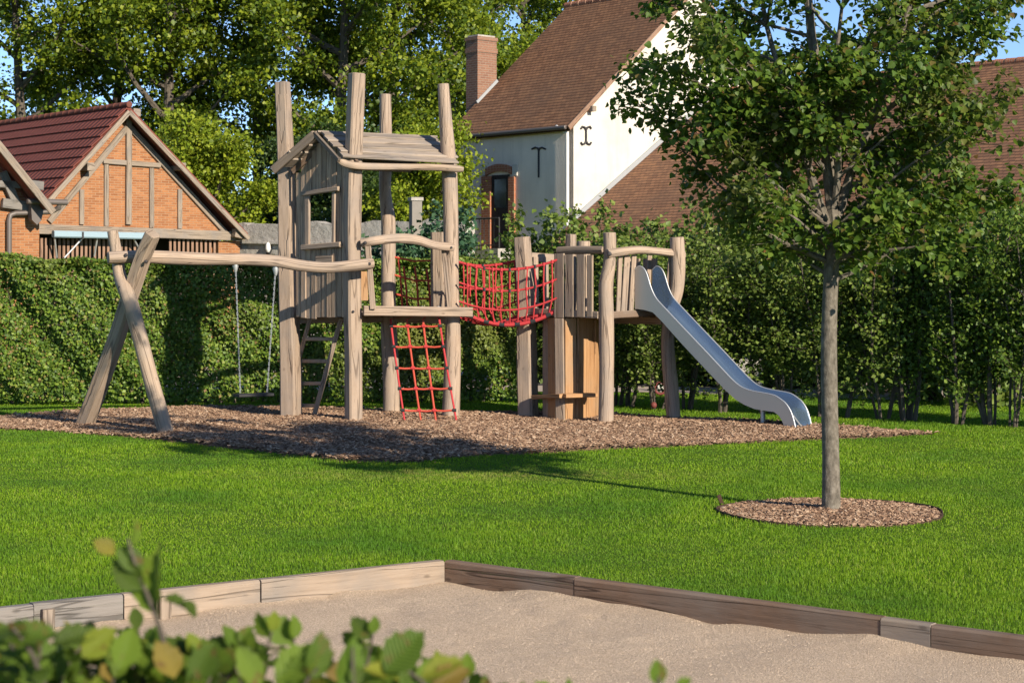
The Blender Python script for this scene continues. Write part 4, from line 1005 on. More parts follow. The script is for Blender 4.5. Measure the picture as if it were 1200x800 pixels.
# den below the deck: boards of a bay window shape
den = [(637, 486, 23.35), (643.5, 487.5, 23.2), (652, 489.5, 23.02), (662, 490.5, 22.95), (675, 490, 23.0), (687, 488, 23.15), (695, 487, 23.3), (702, 486, 23.5)]
for i in range(len(den) - 1):
    (xa, ya, da), (xb, yb, db) = den[i], den[i + 1]
    ga, gb = P(xa, ya, da), P(xb, yb, db); ga.z = gb.z = 0
    mid = (ga + gb) / 2; d_ = (gb - ga); top = mid + V(random.uniform(-.02, .02), 0, 1.25)
    m = MB(); m.beam(mid + V(0, 0, -.03), top, d_, d_.length * 1.01, .035, .008); m.build('den_plank', M['larch'] if i in (0, 2) else M['robinia'], pfm)
m = MB(); m.beam(P(629, 465, 23.3), P(662, 463.5, 22.82), V(0, 0, 1), .05, .17); m.beam(P(660, 463.5, 22.80), P(697, 462.5, 22.98), V(0, 0, 1), .047, .16); m.build('bench_board', M['robinia'], pfm)

# ------------------------------------------------------------------ slide
rimpx = [(744, 316, 362), (747, 312.5, 362), (750.5, 312, 362.5), (754.5, 315, 363), (758, 322, 364), (761.5, 334, 365), (765, 343, 366), (769, 350, 370), (776, 358, 377), (800, 383.5, 404), (830, 415, 436), (850, 436.5, 457), (862, 448.5, 468), (872, 455, 474), (884, 458.5, 479), (896, 460.5, 481), (907, 463, 482.5), (913, 466.5, 487), (917, 469.5, 494), (920, 472, 503.5), (924, 477.5, 503.6), (927, 483.5, 503.7), (930, 493, 503.8), (932, 503, 504)]
D0 = 22.72; X0 = (744 - 600) / F * D0; tdir = V(.83, -.56, 0).normalized(); sdn = V(-tdir.y, tdir.x, 0); SWD = .44
st = []
for (x, yr, yb) in rimpx:
    k_ = (x - 600) / F; s_ = (k_ * D0 - X0) / (tdir.x - k_ * tdir.y); q = V(X0, D0, 0) + tdir * s_
    st.append((q, CAMZ + (HY - yr) / F * q.y, CAMZ + (HY - yb) / F * q.y))
slide = thing('slide', V(st[-1][0].x, st[-1][0].y, 0), 'stainless steel slide with raised curved sides running down to the bark', 'slide')
cs_ = []
for i, (q, zr, zb) in enumerate(st):
    zr = max(zr, zb + .012)
    bed = min(zb + .045, zr - .01) if i < 17 else max(min(zr - (.12, .095, .08, .07, .06, .05, .04)[min(i - 17, 6)], zr - .008), zb + .004)
    if i < 6: bed = 1.345
    T = .012
    cs_.append([q + V(0, 0, zb), q + V(0, 0, zr), q + sdn * T + V(0, 0, zr), q + sdn * (T + .02) + V(0, 0, min(bed + .05, zr - .004)), q + sdn * (T + .07) + V(0, 0, bed), q + sdn * (SWD - T - .07) + V(0, 0, bed), q + sdn * (SWD - T - .02) + V(0, 0, min(bed + .05, zr - .004)), q + sdn * (SWD - T) + V(0, 0, zr), q + sdn * SWD + V(0, 0, zr), q + sdn * SWD + V(0, 0, zb)])
m = MB(); L = 0
for i, sec in enumerate(cs_):
    m.v += sec
for i in range(len(cs_) - 1):
    l0 = L; L += (cs_[i + 1][1] - cs_[i][1]).length
    for k in range(10):
        k2 = (k + 1) % 10
        m.face((i * 10 + k, i * 10 + k2, i * 10 + 10 + k2, i * 10 + 10 + k), ((k * .06, l0), (k * .06 + .06, l0), (k * .06 + .06, L), (k * .06, L)))
m.face(range(9, -1, -1), [(0, 0)] * 10); m.face(range(len(m.v) - 10, len(m.v)), [(0, 0)] * 10)
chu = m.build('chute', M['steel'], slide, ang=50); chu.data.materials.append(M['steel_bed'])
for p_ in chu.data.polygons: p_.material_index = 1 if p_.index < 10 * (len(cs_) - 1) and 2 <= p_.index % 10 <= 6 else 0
for off in (0.006, SWD - .006):
    m = MB(); m.tube(smooth_path([q + sdn * off + V(0, 0, max(zr, zb + .012)) for q, zr, zb in st], 2), .009, 8); m.build('rim', M['galv'], slide)
q = st[-2][0]; m = MB(); m.beam(q + tdir * -.02 + sdn * .02 + V(0, 0, .17), q + tdir * .05 + sdn * .16 + V(0, 0, .0), sdn, .02, .012); m.build('foot_strut', M['galv'], slide)
q = st[14][0]; m = MB(); m.tube([q + sdn * SWD * .5 + V(0, 0, -.05), q + sdn * SWD * .5 + V(0, 0, .36)], .03, 10); m.build('leg', M['galv'], slide)

# ------------------------------------------------------------------ rope bridge
rb_ = thing('rope_bridge', P(600, 370, 23.3), 'red rope net bridge sagging between the tower and the slide platform', 'rope bridge')
def sag(pa, pb, s_, n_=13):
    out = []
    for k in range(n_):
        t = k / (n_ - 1); p_ = pa.lerp(pb, t); p_.z -= s_ * 4 * t * (1 - t); out.append(p_)
    return out
def ropes(name, pts, r=.0105, mat='rope'):
    m = MB(); m.tube(pts, r, 7); return m.build(name, M[mat], rb_)
nearL = [P(538, y, 23.12) for y in (307, 331, 353)]; nearR = [P(657, y, 23.02) for y in (303, 325, 347)]
farL = [P(521, y, 23.75) for y in (303, 331, 353)]; farR = [P(611, y, 23.66) for y in (303, 328, 350)]
for L_ in (nearL, nearR, farL, farR): pass
near = [sag(nearL[0], nearR[0], .115), sag(nearL[1], nearR[1], .135), sag(nearL[2], nearR[2], .14)]
far = [sag(farL[0], farR[0], .09), sag(farL[1], farR[1], .10), sag(farL[2], farR[2], .12)]
for k, c in enumerate(near): ropes('rope', c, .016 if k == 0 else .0125)
for k, c in enumerate(far): ropes('rope', c, .016 if k == 0 else .0125)
fl0 = [P(543, 366, 23.18), P(538, 365.5, 23.32), P(533, 365, 23.46), P(528, 365, 23.6)]; fl1 = [P(652, 364, 23.08), P(641, 364, 23.25), P(630, 363.5, 23.42), P(619, 363, 23.6)]
floor_ = [sag(a, b, .165) for a, b in zip(fl0, fl1)]
for c in floor_: ropes('walk_rope', c, .024)
for k in range(1, 12):
    m = MB(); m.tube([floor_[0][k], floor_[1][k] + V(0, 0, .01), floor_[2][k] + V(0, 0, .01), floor_[3][k]], .014, 7); m.build('walk_rope', M['rope'], rb_)
    if k % 2: 
        for c in (floor_[0], floor_[3]):
            m = MB(); d_ = (c[k + 1] - c[k - 1]).normalized() * .03; m.tube([c[k] - d_, c[k] + d_], .028, 8); m.build('clamp', M['black'], rb_)
for rows_, fl_ in ((near, floor_[0]), (far, floor_[3])):
    for k in range(1, 12):
        j = .012 * random.uniform(-1, 1)
        ropes('rope', [rows_[0][k] + V(j, 0, 0), rows_[1][k] + V(-j, -.006, 0), rows_[2][k] + V(j, 0, 0), fl_[k]], .0095)
        for r_ in rows_[:2]:
            if k % 2 == 0 or rows_ is near:
                m = MB(); m.tube([r_[k] + V(0, -.004, .02), r_[k] + V(0, -.004, -.02)], .018, 8); m.build('clamp', M['black'] if (k % 3 == 0) else M['rope'], rb_)

# ------------------------------------------------------------------ timber edging of the gravel pit
def edging(name, a, b, label, mats, cuts, inner):
    th_ = thing(name, (a + b) / 2, label, 'edging', 'timber edging of the gravel pit')
    d_ = (b - a); L = d_.length; d_.normalize(); nn = V(-d_.y, d_.x, 0); nn = nn if nn.dot(inner) > 0 else -nn
    out = []
    for k in range(len(cuts) - 1):
        p0 = a + d_ * (cuts[k] * L + (.004 if k else 0)); p1 = a + d_ * (cuts[k + 1] * L - .002)
        dz = random.uniform(-.005, .004); dr = random.uniform(-.006, .006)
        m = MB(); m.beam(p0 + nn * (-.035 + dr) + V(0, 0, -.075 + dz), p1 + nn * (-.035 + dr) + V(0, 0, -.075 + dz), V(0, 0, 1), .23, .075, .012); out.append(m.build('board', M[mats[k]], th_))
    return th_, d_, nn, L
inn = (pf - pc)
e_l, dl_, nl_, Ll = edging('timber_edging', pc, pl, 'pale silvered timber edging running left from the corner of the gravel pit', ['timber_pale', 'timber_pale', 'timber_grey', 'timber_grey', 'timber_grey'], [0, .27, .45, .56, .80, 1], inn)
for s_ in (.40, .545, .63, .86):
    q = pc + dl_ * (s_ * Ll) + nl_ * .022; m = MB(); m.beam(q + V(0, 0, -.25), q + V(0, 0, .012), dl_, .065, .04, .006); m.build('stake', M['timber_pale'], e_l)
e_r, dr_, nr_, Lr = edging('timber_edging', pc + (pr - pc).normalized() * .002, pr, 'dark brown timber edging running right from the corner of the gravel pit', ['plank_dark', 'plank_dark', 'oak', 'plank_dark'], [0, .16, .475, .52, 1], inn)
edging('timber_edging', pl, pf, 'timber edging on the near left side of the gravel pit', ['timber_grey', 'timber_grey'], [0.02, .5, 1], -(pl - pc))
edging('timber_edging', pr, pf, 'timber edging on the near right side of the gravel pit', ['timber_grey', 'timber_grey'], [0.02, .5, .98], -(pr - pc))

# ------------------------------------------------------------------ young tree in its edged ring
tb = G(974, 601); TR = .835; tcx = V(2.345 + .02, tb.y + .02, 0)
ring_ = thing('tree_ring', tcx, 'low rusty metal edging ring around the foot of the young tree', 'edging')
m = MB(); n_ = 72; b = 0
for k in range(n_):
    a = 2 * math.pi * k / n_; rr = TR * (1 + .012 * math.sin(3 * a) + .008 * math.sin(7 * a)); zt = .016 + .010 * math.sin(a * 2 + 1)
    c_, s_ = math.cos(a), math.sin(a)
    m.v += [tcx + V(c_ * rr, s_ * rr, -.08), tcx + V(c_ * rr, s_ * rr, zt), tcx + V(c_ * (rr - .010), s_ * (rr - .010), zt), tcx + V(c_ * (rr - .010), s_ * (rr - .010), -.08)]
for k in range(n_):
    k2 = (k + 1) % n_
    for j in range(4):
        j2 = (j + 1) % 4; m.face((k * 4 + j, k2 * 4 + j, k2 * 4 + j2, k * 4 + j2), ((0, 0), (.1, 0), (.1, .1), (0, .1)))
m.build('band', M['corten'], ring_)
q = G(845, 591); m = MB(); m.beam(q + V(.03, 0, -.05), q + V(-.02, 0, .075), V(1, 0, 0), .03, .012); m.build('stake', M['corten'], ring_)
q = G(985, 606); m = MB(); m.beam(q + V(0, 0, -.05), q + V(0, 0, .05), V(1, 0, 0), .03, .012); m.build('stake', M['corten'], ring_)
m = MB(); n_ = 48; m.v.append(tcx + V(0, 0, .035))
for rr, z in ((.35, .03), (.65, .006), (TR - .016, .004)):
    for k in range(n_): a = 2 * math.pi * k / n_; m.v.append(tcx + V(rr * math.cos(a), rr * math.sin(a), z + random.uniform(-.004, .004)))
for k in range(n_): m.face((0, 1 + k, 1 + (k + 1) % n_), ((0, 0),) * 3)
for r_ in range(2):
    for k in range(n_): k2 = (k + 1) % n_; m.face((1 + r_ * n_ + k, 1 + (r_ + 1) * n_ + k, 1 + (r_ + 1) * n_ + k2, 1 + r_ * n_ + k2), ((0, 0),) * 4)
tag(m.build('tree_pit_soil', M['mulch']), kind='structure')

# ------------------------------------------------------------------ bark chips
def chips(name, pts, zf, smin, smax, label):
    N = len(pts); L = rng.uniform(smin, smax, N); Wd = L * rng.uniform(.25, .55, N); T = rng.uniform(.003, .008, N)
    th = rng.uniform(0, 6.28, N); tilt = rng.normal(0, .28, N); roll = rng.normal(0, .35, N)
    ax = np.stack([np.cos(th) * np.cos(tilt), np.sin(th) * np.cos(tilt), np.sin(tilt)], -1)
    sd0 = np.stack([-np.sin(th), np.cos(th), np.zeros(N)], -1); up0 = np.cross(ax, sd0)
    sd = sd0 * np.cos(roll)[:, None] + up0 * np.sin(roll)[:, None]; up = np.cross(ax, sd)
    z = zf(pts[:, 0], pts[:, 1]) + rng.uniform(.0, .018, N); c = np.concatenate([pts, z[:, None]], 1)
    cr = [(-1, -1, -1), (1, -.8, -1), (.9, 1, -1), (-1, .9, -1), (-1, -1, 1), (1, -.8, 1), (.9, 1, 1), (-1, .9, 1)]
    v = np.stack([c + ax * (a * L / 2)[:, None] + sd * (b * Wd / 2)[:, None] + up * (d * T / 2)[:, None] for a, b, d in cr], 1)
    fc = np.array([(4, 5, 6, 7), (0, 1, 5, 4), (1, 2, 6, 5), (2, 3, 7, 6), (3, 0, 4, 7)]).ravel()
    me = raw_mesh(name, v.reshape(-1, 3), (np.arange(N)[:, None] * 8 + fc[None]).ravel(), [4] * (5 * N))
    return tag(link(name, me, M['chip']), label, 'bark chips', kind='stuff')
N = 190000; p = np.stack([rng.uniform(-9, 6, N), rng.uniform(17, 26, N)], -1); p = p[inpoly(p[:, 0] + rng.normal(0, .09, N) * (rng.random(N) < .5), p[:, 1] + rng.normal(0, .07, N), MULR)]
p = p[(np.abs(p[:, 0]) / p[:, 1] < .33)]
chips('bark_chips', p, hill, .016, .058, 'brown bark chips covering the play area below the tower and slide')
N = 9000; a = rng.uniform(0, 6.283, N); r_ = (TR - .03) * np.sqrt(rng.random(N)); p = np.stack([tcx.x + r_ * np.cos(a), tcx.y + r_ * np.sin(a)], -1)
chips('bark_chips', p, lambda x, y: .032 - .030 * np.clip(np.hypot(x - tcx.x, y - tcx.y) / .6, 0, 1), .015, .045, 'brown bark chips and dry leaves around the young tree trunk')

# ------------------------------------------------------------------ grass
def grass():
    P_, S_, W_ = [], [], []
    for (d0, d1, dens, hgt, wid) in ((8.2, 10.5, 9500, .031, .0030), (10.5, 13, 7200, .031, .0034), (13, 17, 4400, .030, .0044), (17, 22, 2700, .030, .0060), (22, 29, 1600, .030, .0080)):
        A_ = .40 * (d1 * d1 - d0 * d0); N = int(A_ * dens)
        D = np.sqrt(rng.uniform(d0 * d0, d1 * d1, N)); x = D * rng.uniform(-.40, .40, N)
        pit = inpoly(x, D, [(pc - nl_ * .075 - nr_ * .075), pr - nr_ * .075, pf, pl - nl_ * .075])
        mul = inpoly(x, D, MULR) & (rng.random(N) > .012); rg = np.hypot(x - tcx.x, D - tcx.y) < TR + .004
        pth = D > np.minimum(28.4, 30.4 - .62 * np.clip(x - 1.0, 0, 9)) 
        ok = ~(pit | mul | rg | pth)
        x, D = x[ok], D[ok]; N = len(x)
        nz = .78 + .22 * np.sin(x * 7.3 + 2 * np.sin(D * 3.1)) * np.sin(D * 6.1 + 1.7 * np.sin(x * 2.9)) + .30 * np.sin(x * 1.9 + 1.3 * np.sin(D * .8)) * np.cos(D * 1.3 + x * .6)
        P_.append(np.stack([x, D, np.zeros(N)], -1)); S_.append(hgt * rng.uniform(.45, 1.15, N) * np.clip(nz, .45, 1.3)); W_.append(np.full(N, wid) * rng.uniform(.7, 1.2, N))
    p = np.concatenate(P_); h = np.concatenate(S_); wd = np.concatenate(W_); N = len(p)
    th = rng.uniform(0, 6.28, N); f = rng.uniform(0, 6.28, N); lean = np.abs(rng.normal(0, .38, N)) + .08
    sd = np.stack([np.cos(f), np.sin(f), np.zeros(N)], -1) * (wd / 2)[:, None]
    ld = np.stack([np.cos(th), np.sin(th), np.zeros(N)], -1)
    mid = p + ld * (h * lean * .35)[:, None]; mid[:, 2] += h * .55
    tip = p + ld * (h * lean)[:, None]; tip[:, 2] += h * np.clip(1 - lean * .35, .4, 1)
    p[:, 2] -= .004
    v = np.stack([p - sd, p + sd, mid + sd * .8, mid - sd * .8, tip], 1).reshape(-1, 3)
    idx = (np.arange(N)[:, None] * 5 + np.array([0, 1, 2, 3, 3, 2, 4])[None]).ravel()
    me = raw_mesh('grass', v, idx, np.tile([4, 3], N)); me.polygons.foreach_set('use_smooth', [True] * len(me.polygons))
    tag(link('grass', me, M['grass']), 'bright green mown lawn grass around the play area', 'grass', kind='stuff')
grass()

# ------------------------------------------------------------------ trees
class Tree:
    """tapered limbs in one trunk mesh, twig points for the leaves"""
    def __init__(s, seed): s.r = random.Random(seed); s.m = MB(); s.tw = []          # tw: (point, direction, spread)
    def limb(s, p, d, L, r0, r1, n=6, wob=.12, up=.0, sides=7):
        pts = [p.copy()]; d = d.normalized()
        for k in range(n):
            d = (d + V(s.r.gauss(0, wob), s.r.gauss(0, wob), s.r.gauss(0, wob * .7) + up)).normalized(); pts.append(pts[-1] + d * (L / n))
        s.m.tube(pts, list(np.linspace(r0, r1, n + 1)), sides, cap=False); return pts, d
    def around(s, d, ang, az):
        d = d.normalized(); a = d.orthogonal().normalized(); b = d.cross(a)
        return (d * math.cos(ang) + (a * math.cos(az) + b * math.sin(az)) * math.sin(ang)).normalized()

# the young tree on the lawn
def lawn_tree():
    T = Tree(11); base = V(tb.x, tb.y, 0)
    root = thing('young_tree', base, 'young leafy tree with a straight slim trunk standing in the edged ring on the lawn', 'tree')
    tr = [(974, 604), (974, 590), (973.5, 540), (972, 470), (971.5, 400), (973, 345), (975, 300), (977, 262)]
    pts = [V((x - CX) / F * tb.y, tb.y + .0, CAMZ + (HY - y) / F * tb.y) for x, y in tr]; pts[0].z = -.06
    T.m.tube(smooth_path(pts, 3), list(np.interp(np.linspace(0, 1, 22), [0, .08, .3, .75, 1], [.125, .072, .064, .058, .055])), 14, amp=.03, seed=3, cap=False)
    top = pts[-1]
    ldr, _ = T.limb(top, V(-.02, .02, 1), 3.5, .052, .010, 10, .06, .02)
    l2, _ = T.limb(top - V(0, 0, .05), V(.42, .15, 1), 2.6, .040, .008, 9, .07, .04)
    l3, _ = T.limb(top - V(0, 0, .12), V(-.46, -.08, 1), 2.5, .038, .008, 9, .07, .04)
    l4, _ = T.limb(top + V(0, 0, .1), V(.05, -.5, 1), 2.0, .03, .007, 8, .07, .05)
    l5, _ = T.limb(top + V(0, 0, .05), V(.05, .55, 1), 2.0, .03, .007, 8, .07, .05)
    stems = [ldr, l2, l3, l4, l5]
    prim = []
    n1 = 30
    for i in range(n1):                                     # low whorl from the trunk, then along the stems
        az = i * 2.39996
        if i < 13:
            z = lerp(1.72, 2.15, i / 13); p = V(tb.x + .0, tb.y, z); el = R(T.r.uniform(5, 38)); L = T.r.uniform(.75, 1.25)
        else:
            st_ = stems[i % 5]; k = T.r.randint(1, len(st_) - 3); p = st_[k]; el = R(T.r.uniform(18, 52)); L = T.r.uniform(.7, 1.25)
        d = V(math.cos(az) * math.cos(el), math.sin(az) * math.cos(el), math.sin(el)); prim.append((p, d, L))
    for st_ in stems:
        for k in range(2, len(st_) - 1):
            az = T.r.uniform(0, 6.28); out = (st_[k] - V(tb.x, tb.y, st_[k].z)); out = out.normalized() if out.length > .05 else V(0, 0, 0)
            d = (V(math.cos(az), math.sin(az), .45) + out * .5).normalized(); prim.append((st_[k], d, T.r.uniform(.45, 1.0)))
    # long boughs reaching out to the left as in the picture
    for (x, y, dz, L) in ((760, 205, .1, 1), (738, 100, .2, 1), (770, 40, .0, 1), (1150, 210, .1, 1), (1190, 120, .0, 1), (1185, 30, .0, 1), (1165, 175, -.3, 1), (1175, 80, .3, 1), (1160, 0, -.2, 1), (1120, 250, .2, 1), (1180, 150, .35, 1), (1120, 60, -.35, 1), (762, 15, .15, 1), (790, 75, -.2, 1), (805, 5, .2, 1), (825, 45, -.3, 1), (778, 130, .2, 1), (1195, 190, -.1, 1), (1140, 120, .3, 1), (830, 160, -.3, 1), (860, 90, -.2, 1), (1100, 150, -.3, 1), (1050, 240, -.35, 1), (845, 250, -.1, 1)):
        tip = V((x - CX) / F * tb.y, tb.y + dz * 2 + T.r.uniform(-.4, .4), CAMZ + (HY - y) / F * tb.y)
        s0_ = stems[2 if x < 960 else 1]; z_ = max(1.85, tip.z - .65); k = min(range(len(s0_)), key=lambda j: abs(s0_[j].z - z_)); p = s0_[k] if z_ > top.z else V(tb.x, tb.y, z_)
        prim.append((p, (tip - p).normalized(), (tip - p).length))
    for (p, d, L) in prim:
        ps, dd = T.limb(p, d, L, .016 * min(1, L) + .003, .003, 6, .09, .02, 6)
        nsec = int(4 + L * 7)
        for j in range(nsec):
            f = T.r.uniform(.25, 1.0); q = ps[min(int(f * 6), 5)].lerp(ps[min(int(f * 6) + 1, 6)], T.r.random())
            d2 = T.around(dd, R(T.r.uniform(25, 70)), T.r.uniform(0, 6.28)); d2.z *= .6; d2.normalize()
            L2 = T.r.uniform(.14, .38) * (1.15 - .4 * f); p2, d3 = T.limb(q, d2, L2, .004, .0016, 3, .15, -.02, 4)
            for _ in range(2): T.tw.append((p2[-1], d3, L2)); 
            T.tw.append((p2[1], d3, L2)); T.tw.append((p2[2], d3, L2))
        T.tw.append((ps[-1], dd, .1)); T.tw.append((ps[-1], dd, .1))
    T.m.build('trunk', M['bark'], root)
    pos, ax, nr, sz = [], [], [], []
    r = np.random.default_rng(5)
    for (q, d, L) in T.tw:
        for _ in range(8):
            o_ = r.normal(0, .052, 3); a_ = np.array(d) * .5 + r.normal(0, .55, 3); a_[2] -= .35
            nn = r.normal(0, .45, 3) + np.array([.15, -.15, .9])
            pos.append(np.array(q) + o_); ax.append(a_); nr.append(nn); sz.append(r.uniform(.032, .060))
    leaves('crown', np.array(pos), np.array(ax), np.array(nr), np.array(sz), M['lf_tree'], root, tuple(base), 'heart')
    return root
lawn_tree()

# clipped hornbeam hedge on the left
def hedge(name, a, b, h, th_, N, size, mat, label, bumps=.05, twig='darkbark'):
    a = Vector(a); b = Vector(b); d = (b - a); L = d.length; d.normalize(); nn = V(d.y, -d.x, 0)
    if nn.y > 0: nn = -nn
    root = thing(name, (a + b) / 2, label, 'hedge'); o_ = np.array((a + b) / 2)
    r = np.random.default_rng(len(label))
    m = MB()
    for k in range(int(L / .22)):                              # stems inside the hedge
        q = a + d * (k * .22 + random.uniform(-.05, .05)) - nn * (th_ / 2 + random.uniform(-.15, .15)); T = V(random.uniform(-.12, .12), random.uniform(-.1, .1), h * .9)
        m.tube([q - V(0, 0, .05), q + T * .4 + V(random.uniform(-.05, .05), 0, 0), q + T], [.028, .02, .008], 5, cap=False)
        for _ in range(5):
            f = random.uniform(.05, .8); q2 = q + T * f; e = V(random.uniform(-.25, .25), random.uniform(-.3, .3), random.uniform(.1, .35)); m.tube([q2, q2 + e], [.009, .004], 4, cap=False)
    m.build('stem', M[twig], root)
    u = r.uniform(0, L, N); face = r.random(N); z = r.uniform(.06, h, N) ** 1.0
    dep = np.abs(r.normal(0, .105, N)); 
    bump = bumps * (np.sin(u * 2.3) * np.cos(z * 3.1 + u) + np.sin(u * 5.1 + z * 4.7) * .7 + .6 * np.sin(u * 11 + z * 9))
    hz = h + .025 * np.sin(u * 1.3) + .02 * np.sin(u * 4.1)
    front_ = face < .62; top_ = (face >= .62) & (face < .86); bk_ = face >= .86
    wv = np.where(front_, dep - bump, np.where(top_, r.uniform(0, th_, N), th_ - dep))
    zz = np.where(top_, hz - np.abs(r.normal(0, .05, N)) + .03 * np.sin(u * 7), np.minimum(z, hz))
    thin = (zz < .35) & (r.random(N) > .25 + zz * 2.0)
    P_ = np.array(a)[None] + np.array(d)[None] * u[:, None] - np.array(nn)[None] * wv[:, None]; P_[:, 2] = zz
    sel = ~thin; P_, top_, bk_ = P_[sel], top_[sel], bk_[sel]; N = len(P_)
    on = np.where(top_[:, None], np.array([0, 0, 1.0])[None], np.where(bk_[:, None], -np.array(nn)[None], np.array(nn)[None]))
    nr = on * 1.15 + r.normal(0, .48, (N, 3)) + np.array([.25, 0, .35]); ax = r.normal(0, .7, (N, 3)) + on * .2 + np.array([0, 0, -.15])
    leaves('foliage', P_, ax, nr, r.uniform(size * .7, size * 1.25, N), M[mat], root, tuple(o_), 'simple', 1.25)
    return root
hedge('clipped_hedge', V(-8.9, 25.45, 0), V(.12, 26.15, 0), 2.0, .85, 125000, .050, 'lf_hedge', 'long clipped hornbeam hedge behind the swing and the tower', .085)

# row of multi-stemmed hornbeams on the right
def row_tree(seed, h, mat='lf_row'):
    T = Tree(seed); root = bpy.data.objects.new('hornbeam', None); C.objects.link(root)
    n = T.r.randint(3, 5); tips = []
    for k in range(n):
        az = T.r.uniform(0, 6.28); p = V(math.cos(az) * .07, math.sin(az) * .07, -.05)
        ps, d = T.limb(p, V(math.cos(az) * .16, math.sin(az) * .16, 1), h * T.r.uniform(.8, 1.0), T.r.uniform(.018, .032), .006, 8, .06, .03, 6); tips.append(ps)
    m2 = T.m; pos = []; r = np.random.default_rng(seed)
    for ps in tips:
        for j in range(32):
            f = T.r.uniform(.19, 1.0) ** .9; q = ps[min(int(f * 8), 7)].lerp(ps[min(int(f * 8) + 1, 8)], T.r.random()); az = T.r.uniform(0, 6.28)
            L = T.r.uniform(.2, .58) * (1.1 - .45 * f); p2, d3 = T.limb(q, V(math.cos(az), math.sin(az), T.r.uniform(.1, 1.1)), L, .006, .002, 3, .15, 0, 4)
            for t in p2[1:]: pos.append(np.array(t)[None] + r.normal(0, .065, (15, 3)))
    T.m.build('trunk', M['darkbark'], root)
    pos = np.concatenate(pos); N = len(pos); nr = r.normal(0, .6, (N, 3)) + np.array([0, 0, .7]); ax = r.normal(0, .7, (N, 3)) + np.array([0, 0, -.2])
    leaves('crown', pos, ax, nr, r.uniform(.036, .068, N), M[mat], root, (0, 0, 0), 'simple', 1.25)
    return root
protos = [row_tree(100 + i, h) for i, h in enumerate((2.55, 2.75, 2.45, 2.65))] + [row_tree(110 + i, h, 'lf_shrub') for i, h in enumerate((2.7, 2.9, 2.75))]  # left half of the row: lighter leaf colour stands in for sunlight
rowpos = []
ra, rb2 = V(7.4, 20.9, 0), V(.95, 25.8, 0)
n_row = 19
for i in range(n_row):
    f = i / (n_row - 1); q = ra.lerp(rb2, f); rowpos.append(V(q.x + random.uniform(-.14, .14), q.y + random.uniform(-.16, .16), 0))
rowpos.sort(key=lambda q: -q.x / q.y)
lab_row = 'leafy multi-stemmed hornbeam standing in the loose row on the right'
ords = ['nearest', 'second', 'third', 'fourth', 'fifth', 'sixth', 'seventh', 'eighth', 'ninth', 'tenth', 'eleventh', 'twelfth', 'thirteenth', 'fourteenth', 'fifteenth', 'sixteenth', 'seventeenth', 'eighteenth', 'last']
for i, q in enumerate(rowpos):
    o = protos[i] if i < 4 else copy_tree(protos[i % 4]) if i < 8 else protos[i - 4] if i < 11 else copy_tree(protos[4 + i % 3])
    o.location = q; o.rotation_euler = (0, 0, random.uniform(0, 6.28)); s_ = random.uniform(.92, 1.06); o.scale = (s_, s_, s_ * random.uniform(.95, 1.05) * (.87 if i > 8 else 1))
    nm = ords[i]
    lab = 'multi-stemmed leafy hornbeam, %s from the right edge in the loose row of hornbeams' % ('first' if i == 0 else nm) if i < n_row - 1 else 'multi-stemmed leafy hornbeam at the far left end of the loose row of hornbeams'
    tag(o, lab, 'tree', 'hornbeams in the loose row on the right')

# shrubs and climbers around the house landing
def shrub(name, loc, w_, h, N, size, mat, label, cat='shrub', seed=0, shoots=14, group=None):
    root = thing(name, Vector(loc), label, cat, group); T = Tree(seed + 50); r = np.random.default_rng(seed + 900); pos = []
    for k in range(shoots):
        az = T.r.uniform(0, 6.28); rr = w_ * .5 * math.sqrt(T.r.random()); p = Vector(loc) + V(math.cos(az) * rr * .5, math.sin(az) * rr * .5, -.05)
        ps, d = T.limb(p, V(math.cos(az) * rr * .7 / max(h, .1), math.sin(az) * rr * .7 / max(h, .1), 1), h * T.r.uniform(.65, 1.05), .022, .004, 7, .10, .0, 5)
        per = int(N / shoots / 7)
        for t in range(1, 8):
            pos.append(np.array(ps[t])[None] + r.normal(0, 1, (per, 3)) * np.array([w_ * .13, w_ * .13, h * .07]) * (1.15 - t * .09))
    T.m.build('stem', M['darkbark'], root); pos = np.concatenate(pos); pos[:, 2] = np.abs(pos[:, 2]); n_ = len(pos)
    leaves('foliage', pos, r.normal(0, .7, (n_, 3)) + np.array([0, 0, -.2]), r.normal(0, .6, (n_, 3)) + np.array([0, -.1, .7]), r.uniform(size * .6, size * 1.3, n_), M[mat], root, tuple(loc), 'simple', 1.2)
    return root
for i, (x, D, w_, h, lab) in enumerate(((640, 31.5, 1.5, 2.55, 'light green shrub with upright shoots in front of the white house corner'), (690, 31.0, 1.5, 2.75, 'light green shrub below the white downpipe of the house'), (742, 31.2, 1.6, 2.60, 'light green shrub below the foot of the wing roof'), (800, 30.6, 1.7, 2.65, 'light green bushy shrub above the top of the slide'), (860, 30.4, 1.7, 2.7, 'light green bushy shrub left of the young tree trunk and behind the row'), (1090, 27.0, 1.7, 2.75, 'light green bushy shrub behind the row right of the young tree'), (1165, 25.6, 1.7, 2.75, 'light green bushy shrub behind the row at the right edge'), (930, 29.8, 1.7, 2.6, 'light green bushy shrub behind the young tree trunk'), (1010, 28.4, 1.6, 2.5, 'light green bushy shrub just right of the young tree trunk and behind the row'))):
    q = P(x, HY, D); shrub('shrub', (q.x, q.y, 0), w_, h * 1.08, 7000, .10, 'lf_shrub', lab, seed=i, group='light green shrubs behind the row of hornbeams')
q = P(583, HY, 40.0); shrub('climbing_rose', (q.x, q.y, 0), 1.5, 2.5, 2600, .12, 'lf_shrub', 'loose leafy climber growing below the landing railing', 'climber', 31, 10)
q = P(522, HY, 41.0); shrub('ivy_mound', (q.x, q.y, 0), 1.5, 3.2, 9000, .13, 'lf_ivy', 'blue-green ivy mound beside the stone gate pillar', 'ivy', 32, 22)
